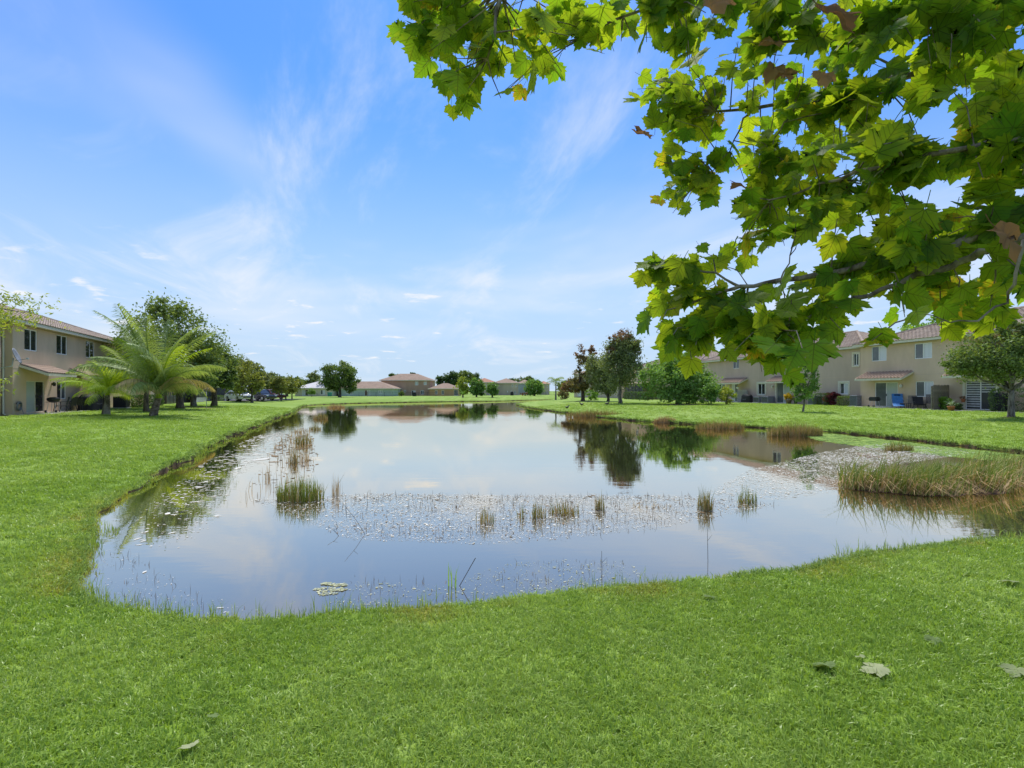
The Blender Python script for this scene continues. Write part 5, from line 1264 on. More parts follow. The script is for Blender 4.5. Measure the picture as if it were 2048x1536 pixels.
# ------------------------------------------------------------------ cars on the far left drive
def car(label, px, Y, yaw, paint, suv=False):
    x = gx(px, Y); t = thing('parked_car', label, 'car', (x, Y, 0.03), yaw, 'cars parked beyond the left porches')
    h = 1.62 if suv else 1.42; W = 0.90
    low = [(-2.25, 0.28), (2.2, 0.28), (2.28, 0.5), (2.2, 0.78), (1.15, 0.95), (-2.05, 0.98), (-2.28, 0.85), (-2.3, 0.5)]
    cabin = [(1.05, 0.94), (0.42, h - 0.06), (0.2, h), (-1.2, h), (-1.55, h - 0.06), (-2.0, 0.97)]
    s = MB(); n = len(low)
    vs_ = [(x_, -W * (0.97 if z > 0.8 else 1.0), z) for x_, z in low] + [(x_, W * (0.97 if z > 0.8 else 1.0), z) for x_, z in low]
    s.add(vs_, [tuple(range(n)), tuple(range(2 * n - 1, n - 1, -1))] + [(i, i + n, (i + 1) % n + n, (i + 1) % n) for i in range(n)])
    m = len(cabin); vs_ = [(x_, -W * (0.93 if z < 1.1 else 0.74), z) for x_, z in cabin] + [(x_, W * (0.93 if z < 1.1 else 0.74), z) for x_, z in cabin]
    s.add(vs_, [tuple(range(m)), tuple(range(2 * m - 1, m - 1, -1))] + [(i, i + m, (i + 1) % m + m, (i + 1) % m) for i in range(m)])
    s.build('body', paint, t, bevel=0.05)
    for sy in (-1, 1):
        s = MB(); s.add([(x_, sy * (W * (0.93 if z < 1.1 else 0.755) + 0.012), z) for x_, z in ((0.85, 1.0), (0.32, h - 0.12), (-0.35, h - 0.1), (-0.35, 1.0))], [(0, 1, 2, 3)]); s.build('side_window', M_PDARK, t)
        s = MB(); s.add([(x_, sy * (W * (0.93 if z < 1.1 else 0.755) + 0.012), z) for x_, z in ((-0.43, 1.0), (-0.43, h - 0.1), (-1.3, h - 0.12), (-1.7, 1.0))], [(0, 1, 2, 3)]); s.build('side_window', M_PDARK, t)
        s = MB(); s.box(2.12, 2.25, sy * 0.72 - 0.16, sy * 0.72 + 0.16, 0.66, 0.80); s.build('headlight', M_LAMPG, t, bevel=0.02)
        s = MB(); s.box(-2.3, -2.22, sy * 0.72 - 0.14, sy * 0.72 + 0.14, 0.72, 0.88); s.build('tail_light', M_CARR, t, bevel=0.02)
        s = MB(); s.box(0.72, 0.86, sy * 0.98 - 0.09, sy * 0.98 + 0.09, 0.98, 1.1); s.build('mirror', paint, t, bevel=0.03)
        for wx in (-1.38, 1.40):
            s = MB(); s.lathe([(0.2, -0.11), (0.32, -0.11), (0.34, -0.06), (0.34, 0.06), (0.32, 0.11), (0.2, 0.11)], (0, 0, 0), 18)
            w = s.build('wheel', M_RUBBER, t, False, (wx, sy * 0.83, 0.32), (R(90), 0, 0)); s = MB(); s.lathe([(0.03, -0.115), (0.205, -0.118), (0.205, 0.118), (0.03, 0.115)], (0, 0, 0), 12); s.build('rim', M_CHROME, w)
    s = MB(); s.add([(1.06, -0.76, 1.0), (1.06, 0.76, 1.0), (0.47, 0.62, h - 0.1), (0.47, -0.62, h - 0.1)], [(0, 1, 2, 3)]); s.build('windscreen', M_PDARK, t)
    s = MB(); s.box(2.22, 2.30, -0.5, 0.5, 0.45, 0.62); s.build('grille', M_BLACK, t)
car('white car half hidden behind the grey screen room', 478, 65.5, R(-35), M_CARW)
car('black car between the white and the red one', 520, 69, R(-20), M_CARB, True)
car('dark red car, farthest of the parked three', 541, 78, R(-20), M_CARR, True)
s = MB(); s.box(-60, -36.5, 66, 84, -0.3, 0.025); o = s.build('driveway', M_ASPH, kind='structure')
# ------------------------------------------------------------------ far shore fences, bin, birds
def wire_fence(label, px0, px1, Y, h, nb):
    x0, x1 = gx(px0, Y), gx(px1, Y); t = thing('wire_fence', label, 'fence', (x0, Y, 0)); W = x1 - x0; n = max(2, round(W / 2.4))
    for k in range(n + 1): s = MB(); s.box(W * k / n - 0.03, W * k / n + 0.03, -0.03, 0.03, -0.2, h); s.build('post', M_BLACK, t)
    for z in (0.15, h - 0.06): s = MB(); s.box(0, W, 0.031, 0.06, z, z + 0.035); s.build('rail', M_BLACK, t)
    s = MB()
    for k in range(int(W / nb)): s.box(k * nb, k * nb + 0.016, -0.045, -0.031, 0.1, h - 0.05)
    s.build('wire', M_DKMETAL, t, kind='stuff')
wire_fence('thin dark wire fence in front of the pale green bungalow', 718, 786, 122, 1.15, 0.3)
wire_fence('dark wire fence in front of the pink house', 786, 872, 130, 1.05, 0.3)
wire_fence('thin dark fence below the grey and red-roofed houses', 1060, 1124, 150, 1.2, 0.35)
def bin_(label, px, Y):
    t = thing('wheeled_bin', label, 'bin', (gx(px, Y), Y, 0.0)); s = MB(); s.add([(sx * w, sy * w, z) for z, w in ((0.08, 0.24), (0.98, 0.31)) for sx, sy in ((-1, -1), (1, -1), (1, 1), (-1, 1))], [(0, 3, 2, 1), (4, 5, 6, 7), (0, 1, 5, 4), (1, 2, 6, 5), (2, 3, 7, 6), (3, 0, 4, 7)]); s.build('tub', M_TEAL, t)
    s = MB(); s.prism([(-0.34, 0.985), (0.34, 0.985), (0.3, 1.06), (-0.3, 1.08)], -0.35, 0.35); s.build('lid', M_TEAL, t)
    for sx in (-0.25, 0.25): s = MB(); s.tube([(sx - 0.03, 0.28, 0.1), (sx + 0.03, 0.28, 0.1)], 0.1, 10); s.build('wheel', M_RUBBER, t)
bin_('teal wheeled bin, right one of the pair by the cream cottage', 661, 121); bin_('teal wheeled bin, left one of the pair by the cream cottage', 658, 121.4)
bush('shrub', 'round dark shrub in front of the pink house', base_at(803, 124), 0.75, 0.6, 1.3, G['oak'], 260, 0.25, 65)
covf = Frame((gx(829, 126), 126), (1, 0)); covered_grill(covf, 0, 0, 1.0, 0.7, 1.05, 'small black covered grill before the pink house')
covf2 = Frame((gx(1024, 146), 146), (1, 0)); covered_grill(covf2, 0, 0, 1.0, 0.7, 1.2, 'small black covered grill by the cream two-storey house')
bush('shrub', 'row of low reddish shrubs under the round shade tree', base_at(1052, 140), 2.6, 0.8, 1.0, G['red'], 300, 0.3, 66)
bush('shrub', 'thin bushy shrub beside the lone palm', base_at(1126, 88), 1.1, 0.9, 2.2, G['oakred'], 600, 0.22, 67)
def duck(label, px, py, yaw):
    Y = (EYE + 0.55) * F_PX / (py - HY); x = gx(px, Y); t = thing('duck', label, 'duck', (x, Y, ground_z(x, Y)), yaw, 'dark ducks on the right bank')
    s = MB(); s.tube([(-0.24, 0, 0.24), (-0.14, 0, 0.22), (0, 0, 0.20), (0.12, 0, 0.22), (0.18, 0, 0.30), (0.20, 0, 0.38), (0.25, 0, 0.40), (0.33, 0, 0.385)], [0.015, 0.07, 0.105, 0.085, 0.045, 0.045, 0.04, 0.012], 10); s.build('body', M_BLACK, t, True)
    for sy in (-0.05, 0.05): s = MB(); s.tube([(0, sy, 0.14), (0.01, sy, 0.0), (0.07, sy, 0.005)], 0.012, 5); s.build('leg', M_BROWN, t)
duck('dark duck, leftmost of three by the right shore', 1134, 819.5, 0.4); duck('dark duck, middle of three by the right shore', 1163.5, 817, 2.6); duck('dark duck, rightmost of three by the right shore', 1214, 818.5, 0.1)
def mulch(label, px, Y, rx, ry):
    x = gx(px, Y); n = 28; zs = ground_z(x, Y); rng = np.random.default_rng(int(px)); vs_ = [(x, Y, zs + 0.07)]
    for ring in (0.6, 1.0):
        for k in range(n):
            a = 2 * PI * k / n; f = ring * (1 + 0.12 * math.sin(3 * a + px) + rng.normal(0, 0.03)); xx, yy = x + rx * f * math.cos(a), Y + ry * f * math.sin(a); vs_.append((xx, yy, ground_z(xx, yy) + (0.055 if ring < 1 else -0.01)))
    fs = [(0, 1 + k, 1 + (k + 1) % n) for k in range(n)] + [(1 + k, 1 + n + k, 1 + n + (k + 1) % n, 1 + (k + 1) % n) for k in range(n)]
    s = MB(); s.add(vs_, fs); o = s.build('mulch_bed', M_MULCH, kind='structure', smooth=True); o['label'] = label
mulch('brown mulch bed under the bushy tree', 1385, 48, 4.2, 1.6); mulch('mulch ring at the lichen trunk', 2022, 25.2, 0.5, 0.45); mulch('mulch ring at the reddish oak', 1166, 68, 1.4, 0.9); mulch('mulch bed by the porch', 400, 42.5, 2.2, 0.6)
patio('patio', 'concrete patio behind the blue recliner townhouse', FC, 0.2, 15.0, -1.9, -0.004)
patio('patio', 'concrete patio behind the taupe townhouse', FB, FB.u(1432), FB.u(1600), -1.4, -0.004)

# ------------------------------------------------------------------ reeds and floating growth
def wp(px, py, z=WATER):
    Y = (EYE - z) * F_PX / (py - HY); return gx(px, Y), Y
def reed_clump(label, px, py, wpx, hpx, n, mat, seed, lean=0.22, wd=0.011, depth=0.5, dead=0.3, group='reed clumps standing in the pond', name='reed_clump', zb=WATER):
    x, Y = wp(px, py); s = Y / F_PX; w, h = wpx * s / 2, hpx * s * 1.05
    t = thing(name, label, 'reeds', (x, Y, zb), 0, group); rng = np.random.default_rng(seed); wd = max(wd, Y * 0.0007)
    def part(k, m, lo, hi, ln, nm):
        r = np.sqrt(rng.random(k)); a = rng.uniform(0, 6.28, k)
        base = np.c_[w * r * np.cos(a), w * depth * r * np.sin(a), np.full(k, -0.08)]
        hh = h * rng.uniform(lo, hi, k) * (1 - 0.35 * r ** 2)
        V, Fc = blades(base, rng.uniform(0, 6.28, k), np.abs(rng.normal(0, ln, k)), hh, wd * rng.uniform(0.6, 1.2, k), rng, 0.6)
        link(nm, np_mesh(nm, V, Fc, m, np.repeat(np.clip(rng.normal(0.5, 0.25, k), 0, 1), 6)), t, kind='stuff')
    part(int(n * (1 - dead)), mat, 0.6, 1.1, lean, 'green_stems'); part(int(n * dead), G['straw'], 0.35, 0.95, lean * 1.9, 'dry_stems')
    return t
CL = [('biggest green reed clump, left in the pond', 600, 1000, 96, 60, 620, 'reedgrn', 0.16, .3), ('thin brown reeds just right of the biggest clump', 673, 992, 24, 62, 26, 'straw', 0.1, .5), ('green reed clump behind the biggest one', 606, 888, 38, 26, 240, 'reed', 0.2, .3),
      ('narrow brown reed clump behind the biggest one', 586, 926, 24, 44, 110, 'reed', 0.15, .6), ('loose brown reeds right of the narrow clump', 611, 922, 22, 36, 60, 'straw', 0.12, .4), ('small reed clump farther up the left shore', 630, 859, 24, 15, 150, 'reed', 0.2, .4),
      ('reed patch at the left corner of the far shore', 641, 838, 30, 17, 260, 'reed', 0.22, .5), ('tan reed strip at the far left shore', 672, 815, 36, 9, 260, 'straw', 0.25, .3), ('thin brown stems left of the biggest clump', 536, 958, 14, 34, 26, 'straw', 0.1, .3),
      ('leftmost reed clump of the middle row', 970, 1046, 40, 50, 60, 'reed', 0.14, .4), ('sparse short reeds second in the middle row', 1043, 1036, 26, 40, 34, 'reed', 0.16, .5), ('third reed clump of the middle row', 1077, 1036, 32, 48, 80, 'reed', 0.12, .4), ('wide brown reed clump in the middle row', 1127, 1028, 62, 46, 150, 'reed', 0.22, .55),
      ('slim reed clump right of the wide brown one', 1200, 1020, 22, 46, 70, 'reed', 0.1, .5), ('very sparse reeds over dead stalks', 1296, 1014, 90, 26, 50, 'straw', 0.4, .5), ('dense green-brown reed clump with a collapsed side', 1411, 1020, 34, 56, 170, 'reed', 0.13, .4), ('small green reed clump farthest right of the middle row', 1494, 1005, 42, 44, 120, 'reedgrn', 0.22, .4)]
for i, (lab, px, py, w, h, n, m, ln, dd) in enumerate(CL): reed_clump(lab, px, py, w, h, n, G[m], 100 + i, ln, dead=dd)
for i, (lab, px, py, w, h, n, m) in enumerate((('long tan reed belt along the right shore', 1191, 834, 120, 15, 900, 'reed'), ('short reed belt on the right shore, middle', 1330, 846, 46, 15, 420, 'straw'), ('reed belt in front of the taupe townhouse', 1440, 858, 100, 18, 800, 'reed'), ('tall tan reed belt nearest the recliner townhouse', 1590, 872, 112, 26, 1000, 'reed'), ('small reed tuft off the right bank', 1797, 902, 62, 22, 300, 'reedgrn'))):
    reed_clump(lab, px, py, w, h * 1.35, int(n * 1.6), G[m], 130 + i, 0.24, depth=0.2, dead=0.6, group='reed belts along the right shore')
def cattail():
    x, Y = wp(905, 1172); t = thing('cattail', 'lone bright green cattail blades near the front shore', 'reeds', (x, Y, WATER)); rng = np.random.default_rng(3)
    for k in range(5):
        V, Fc = blades(np.array([[rng.normal(0, 0.02), rng.normal(0, 0.02), -0.05]]), np.array([rng.uniform(0, 6.28)]), np.array([rng.uniform(0.02, 0.2)]), rng.uniform(0.26, 0.42), 0.014, rng, 0.4); link('blade', np_mesh('blade', V, Fc, G['fresh'], np.full(6, 0.6)), t)
    s = MB(); s.tube([(0.06, 0, -0.03), (0.25, 0.02, 0.3)], 0.004, 4); s.build('bent_stalk', M_BROWN, t)
cattail()
def sticks():
    for lab, px, py, dx, dz in (('lone thin dead stalk right of the middle reeds', 1416, 1122, 0.0, 0.42), ('lone upright dead stalk near the front shore', 1204, 1160, 0.0, 0.32), ('leaning dead stalk right of the biggest reed clump', 735, 1068, -0.35, 0.42), ('short bent dead stalk in front of the biggest clump', 684, 1072, -0.22, 0.14)):
        x, Y = wp(px, py); t = thing('dead_stalk', lab, 'dead stalk', (x, Y, WATER), 0, 'dead stalks in the pond'); s = MB(); s.tube([(0, 0, -0.06), (dx * 0.5, 0.01, dz * 0.5), (dx, 0.02, dz)], [0.0035, 0.003, 0.002], 5); s.build('stem', M_BROWN, t)
        s = MB(); s.tube([(dx * 0.6, 0.01, dz * 0.6), (dx * 0.6 + 0.06, 0.03, dz * 0.75)], [0.0025, 0.0015], 4); s.build('side_twig', M_BROWN, t)
sticks()
def island():
    t = thing('grass_island', 'tan and green clump of tall leaning marsh grass on the right side of the pond', 'marsh grass', (10.4, 11.2, WATER)); rng = np.random.default_rng(19)
    line = [(7.75, 10.2), (8.6, 10.2), (9.8, 10.6), (11.2, 11.1), (12.8, 11.9), (14.8, 13.0)]
    ctr, rad = [], []
    for (a, b), (c, d) in zip(line, line[1:]):
        for k in range(4): f = k / 4; ctr.append((a + (c - a) * f - 10.4 + rng.normal(0, 0.15), b + (d - b) * f - 11.2 + rng.normal(0, 0.28))); rad.append(0.35 + 0.45 * rng.random())
    ctr = np.array(ctr); rad = np.array(rad); n = len(ctr)
    # matted base
    s = MB()
    for k in range(n):
        m = 12; z0 = 0.10 + 0.05 * rng.random(); ring = [(ctr[k, 0] + rad[k] * (0.85 + 0.2 * rng.random()) * math.cos(2 * PI * j / m), ctr[k, 1] + rad[k] * 0.8 * (0.85 + 0.2 * rng.random()) * math.sin(2 * PI * j / m), -0.03) for j in range(m)]
        s.add(ring + [(ctr[k, 0], ctr[k, 1], z0)], [(j, (j + 1) % m, m) for j in range(m)])
    s.build('mat', M_MULCH, t, True, kind='stuff')
    def part(k, m, lo, hi, ln0, ln1, wd, nm, pick):
        i = rng.choice(n, k, p=pick / pick.sum()); r = np.sqrt(rng.random(k)) * rad[i]; a = rng.uniform(0, 6.28, k)
        base = np.c_[ctr[i, 0] + r * np.cos(a), ctr[i, 1] + r * 0.8 * np.sin(a), np.full(k, 0.02)]
        az = np.where(rng.random(k) < 0.65, rng.normal(R(-35), 0.8, k), rng.uniform(0, 6.28, k)); hf = 0.30 + 0.62 * np.abs(np.sin(i * 1.13 + 0.8)) * (0.75 + 0.5 * np.sin(i * 0.5 + 0.5) ** 2)
        V, Fc = blades(base, az, rng.uniform(ln0, ln1, k), rng.uniform(lo, hi, k) * hf, wd * rng.uniform(0.6, 1.3, k), rng, 0.9)
        link(nm, np_mesh(nm, V, Fc, m, np.repeat(np.clip(rng.normal(0.5, 0.25, k), 0, 1), 6)), t, kind='stuff')
    g = np.ones(n); g[: n // 2] = 1.4; g[-5:] = 0.6
    part(2700, G['reedgrn'], 0.40, 0.98, 0.05, 0.9, 0.014, 'green_blades', g)
    part(1900, G['straw'], 0.35, 0.85, 0.5, 1.3, 0.013, 'dry_blades', np.ones(n))
    part(1700, G['straw'], 0.3, 0.75, 1.42, 1.57, 0.014, 'matted_stems', np.ones(n))
island()
def floating():
    """small pads, algae scraps and dead stems lying on the water"""
    rng = np.random.default_rng(23)
    def clumpy(poly, n, cl):
        """n points on the water inside a picture-independent ground polygon, gathered in drifts"""
        poly = np.array(poly); lo, hi = poly.min(0), poly.max(0); out = []
        def inside(P):
            x, y = P[:, 0][:, None], P[:, 1][:, None]; A, B = poly, np.roll(poly, -1, 0)
            c = ((A[:, 1] > y) != (B[:, 1] > y)) & (x < (B[:, 0] - A[:, 0]) * (y - A[:, 1]) / (B[:, 1] - A[:, 1] + 1e-12) + A[:, 0]); return c.sum(1) % 2 == 1
        C = rng.uniform(lo, hi, (cl * 4, 2)); C = C[inside(C)][:cl]
        P = C[rng.integers(0, len(C), n)] + rng.normal(0, 1, (n, 2)) * np.array([0.085, 0.035]) * (hi - lo)
        P = P[inside(P)]; return P[in_pond(P) & (seg_dist(P) > 0.04)]
    def pads(P, size, mat, name, label, asp=(0.35, 1.0)):
        n = len(P); m = 6; a = np.linspace(0, 2 * PI, m, endpoint=False)[None] + rng.uniform(0, 6.28, (n, 1))
        sz = size * rng.lognormal(0, 0.5, n)[:, None] * np.clip(P[:, 1] / 10, 0.6, 2.5)[:, None]; rr = sz * rng.uniform(0.6, 1.2, (n, m)); th = rng.uniform(0, PI, (n, 1)); q = rng.uniform(*asp, (n, 1))
        lx, ly = rr * np.cos(a), rr * np.sin(a) * q
        X = P[:, :1] + lx * np.cos(th) - ly * np.sin(th); Yy = P[:, 1:] + lx * np.sin(th) + ly * np.cos(th)
        Z = WATER + 0.004 + rng.uniform(0, 0.004, (n, 1)) + rng.uniform(0, 0.0005, (n, m))
        V = np.stack([X, Yy, np.broadcast_to(Z, (n, m))], 2).reshape(-1, 3)
        o = link(name, np_mesh(name, V, np.arange(n * m).reshape(n, m), mat, np.repeat(rng.random(n), m)), kind='stuff'); o['label'] = label
    W = lambda *pp: [wp(*p) for p in pp]
    left = W((250, 1060), (330, 985), (400, 930), (470, 890), (570, 850), (560, 900), (470, 960), (440, 1030), (380, 1100), (270, 1105))
    pads(clumpy(left, 3000, 90), 0.032, G['float'], 'floating_pads', 'pale floating pads in the dark reflection by the left shore', (0.15, 0.5))
    right = W((1400, 990), (1500, 940), (1640, 905), (1760, 885), (1960, 905), (1760, 935), (1690, 980), (1560, 1000))
    pads(clumpy(right, 26000, 420), 0.0125, G['float'], 'floating_pads', 'dense speckle of floating pads left of the marsh grass', (0.25, 0.8))
    mid = W((500, 1000), (760, 985), (1000, 990), (1400, 990), (1560, 1010), (1300, 1060), (1000, 1090), (700, 1080))
    pads(clumpy(mid, 2600, 130), 0.015, G['debris'], 'floating_debris', 'dark specks of dead growth along the middle reeds', (0.15, 0.7))
    pads(clumpy(mid, 20000, 340), 0.0125, G['float'], 'floating_pads', 'pale film along the middle reeds', (0.2, 0.6))
    front = W((640, 1225), (700, 1150), (880, 1165), (1050, 1120), (1250, 1120), (1300, 1160), (1050, 1195), (850, 1215))
    pads(clumpy(front, 1700, 80), 0.011, G['algae'], 'algae_scraps', 'pale algae scraps near the front shore', (0.2, 0.6))
    blob = W((625, 1180), (650, 1166), (690, 1164), (702, 1176), (670, 1190), (640, 1192))
    pads(clumpy(blob, 520, 24), 0.015, G['algae'], 'algae_mat', 'pale patch of floating algae near the front shore', (0.4, 0.9))
    leftarm = W((480, 1000), (520, 930), (570, 870), (620, 850), (640, 930), (560, 1010))
    pads(clumpy(leftarm, 900, 60), 0.035, G['debris'], 'floating_debris', 'brown floating scraps around the left reeds', (0.2, 0.6))
    rbank = W((1600, 868), (1662, 868), (1757, 878), (1896, 894), (2040, 910), (2046, 926), (1900, 914), (1740, 896), (1640, 882))
    pads(clumpy(rbank, 9000, 260), 0.03, G['weed'], 'lawn_reflection_film', 'bright green film painting in the lawn reflection along the cut right bank', (0.4, 1.0))  # flat green pads that paint the lawn's reflection onto the water
    shoreN = W((180, 1180), (215, 1060), (300, 1130), (420, 1190), (560, 1225), (330, 1232))
    pads(clumpy(shoreN, 420, 40), 0.011, G['float'], 'floating_pads', 'sparse pale scraps in the near left corner', (0.2, 0.6))
    # thin emergent stems
    def stems(P, h0, h1, mat, name, label, ln=0.5, wd=0.006):
        n = len(P); V, Fc = blades(np.c_[P, np.full(n, WATER - 0.03)], rng.uniform(0, 6.28, n), np.abs(rng.normal(0, ln, n)), rng.uniform(h0, h1, n), wd * np.clip(P[:, 1] / 7, 0.8, 3), rng, 0.7)
        o = link(name, np_mesh(name, V, Fc, mat, np.repeat(rng.random(n), 6)), kind='stuff'); o['label'] = label
    stems(clumpy(mid, 1400, 160), 0.04, 0.16, G['debris'], 'dead_stems', 'thin dead stems poking out along the middle reeds', 0.7)
    stems(clumpy(leftarm, 420, 60), 0.10, 0.34, G['straw'], 'dry_stems', 'thin dry stems around the left reeds', 0.35, 0.008)
    stems(clumpy(shoreN, 170, 30), 0.04, 0.13, G['debris'], 'dead_stems', 'short stems in the near left corner', 0.4)
    stems(clumpy(front, 260, 60), 0.03, 0.12, G['debris'], 'dead_stems', 'short dark stems near the front shore', 0.6)
floating()
def fringe():
    """weeds growing right on the waterline of the near and left banks"""
    rng = np.random.default_rng(29)
    idx = np.arange(len(shore)); d0 = np.linalg.norm(shore, axis=1)
    sel = idx[(d0 < 30) & (shore[:, 0] < 9)]
    P, hh = [], []
    for i in sel:
        near = d0[i] < 9; dens = max(0.0, math.sin(i * 0.21) + math.sin(i * 0.071 + 1) + 0.35)
        for _ in range(int(rng.poisson((7.5 if near else 8.0) * dens))):
            off = rng.normal(-0.02, 0.07 if near else 0.12); P.append(shore[i] + _nrm[i] * off + _t[i] * rng.uniform(-0.1, 0.1)); hh.append(rng.uniform(0.03, 0.20) * rng.uniform(0.5, 1.1) * (1.2 if near else 1.0))
    P = np.array(P); hh = np.array(hh); n = len(P); k = 3
    B = np.repeat(P, k, 0) + rng.normal(0, 0.012, (n * k, 2)); H = np.repeat(hh, k) * rng.uniform(0.6, 1.1, n * k)
    V, Fc = blades(np.c_[B, np.full(n * k, WATER - 0.02)], rng.uniform(0, 6.28, n * k), np.abs(rng.normal(0, 0.35, n * k)), H, 0.007 * np.clip(np.linalg.norm(B, axis=1) / 8, 0.8, 2.5), rng, 0.6)
    o = link('waterside_weeds', np_mesh('waterside_weeds', V, Fc, G['weed'], np.repeat(rng.random(n * k), 6)), kind='stuff'); o['label'] = 'green weeds growing along the waterline'
    # overhanging turf along the cut banks
    sel = idx[(d0 > 6) & (d0 < 75)]; k = 44; B = np.repeat(shore[sel], k, 0) + np.repeat(_t[sel], k, 0) * (rng.uniform(-0.5, 0.5, (len(sel) * k, 1)) * np.repeat(np.maximum(0.1, d0[sel] * 0.014), k)[:, None]); off = rng.uniform(0.02, 0.16, len(sel) * k); B = B + np.repeat(_nrm[sel], k, 0) * off[:, None]
    nz = np.repeat(_nrm[sel], k, 0); az = np.arctan2(-nz[:, 1], -nz[:, 0]) + rng.normal(0, 0.7, len(B)); z = WATER + bank_h(B) - 0.01; dd = np.linalg.norm(B, axis=1)
    V, Fc = blades(np.c_[B, z], az, rng.uniform(0.5, 2.0, len(B)), rng.uniform(0.06, 0.15, len(B)) * np.clip(dd / 18, 0.8, 1.6), 0.010 * np.clip(dd / 10, 0.8, 4), rng, 1.0)
    o = link('bank_turf', np_mesh('bank_turf', V, Fc, G['weed'], np.repeat(rng.uniform(0, 0.7, len(B)), 6)), kind='stuff'); o['label'] = 'grass hanging over the cut bank of the pond'
fringe()

# ------------------------------------------------------------------ sycamore overhead
HALF = [(0.0, 0.03), (0.10, -0.06), (0.25, -0.09), (0.31, -0.02), (0.47, -0.03), (0.45, 0.07), (0.58, 0.13), (0.50, 0.21), (0.60, 0.33), (0.57, 0.40), (0.72, 0.56), (0.58, 0.55), (0.52, 0.60), (0.42, 0.52), (0.33, 0.57), (0.40, 0.68), (0.28, 0.71), (0.27, 0.82), (0.16, 0.82), (0.0, 1.06)]
def leaf_mesh(name, mat, seed, curl=0.0, crumple=0.0):
    rng = np.random.default_rng(seed); jit = rng.normal(0, 0.022, (len(HALF), 2))
    right = [(x + (jit[i][0] if 0 < i < len(HALF) - 1 else 0), y + jit[i][1]) for i, (x, y) in enumerate(HALF)]
    jl = rng.normal(0, 0.022, (len(HALF), 2)); left = [(-(x + jl[i][0]), y + jl[i][1]) for i, (x, y) in enumerate(HALF)][1:-1][::-1]
    out = right + left; n = len(out); c = (0.0, 0.27)
    V = [c] + [(c[0] + (x - c[0]) * 0.55, c[1] + (y - c[1]) * 0.55) for x, y in out] + out
    fold, w1, w2, p1, p2 = rng.uniform(0.05, 0.28), rng.uniform(0.02, 0.05), rng.uniform(-0.35, 0.25) - curl, rng.uniform(0, 6), rng.uniform(0, 6)
    V3 = []
    for x, y in V:
        ang = math.atan2(x, y - 0.05); r = math.hypot(x, y - 0.05)
        z = fold * abs(x) + w2 * (y - 0.1) ** 2 * 0.5 - 0.18 * x * x + w1 * math.cos(ang * 5 + 0.4) * r * 1.5 + w1 * math.sin(4 * x + p1) * math.cos(4 * y + p2)
        if crumple: z += crumple * (math.sin(7 * x + p2) * math.cos(6 * y + p1) + 0.8 * abs(x))
        V3.append((x * (1 - 0.5 * crumple), y, z))
    F = [(0, 1 + i, 1 + (i + 1) % n) for i in range(n)]
    for i in range(n):
        j = (i + 1) % n; F += [(1 + i, 1 + n + i, 1 + n + j), (1 + i, 1 + n + j, 1 + j)]
    b = len(V3); L = rng.uniform(0.32, 0.5)                        # petiole
    st = [(0, 0.04, 0.0), (0.01, -L * 0.5, 0.03), (0.0, -L, 0.10)]
    for x, y, z in st: V3 += [(x - 0.012, y, z), (x + 0.012, y, z), (x, y, z + 0.02)]
    for i in range(2):
        o = b + 3 * i
        for k in range(3):
            k2 = (k + 1) % 3; F += [(o + k, o + k2, o + 3 + k2), (o + k, o + 3 + k2, o + 3 + k)]
    UV = np.array([(x, y) for x, y in V] + [(0.03, 0.0)] * 9)
    return np.array(V3), np.array(F), UV
def leaf_data(name, mat, V, F, UV, tint=None):
    me = np_mesh(name, V, F, mat, tint, True)
    u = me.uv_layers.new(name='UVMap'); u.data.foreach_set('uv', UV[F.ravel()].astype(np.float32).ravel()); return me
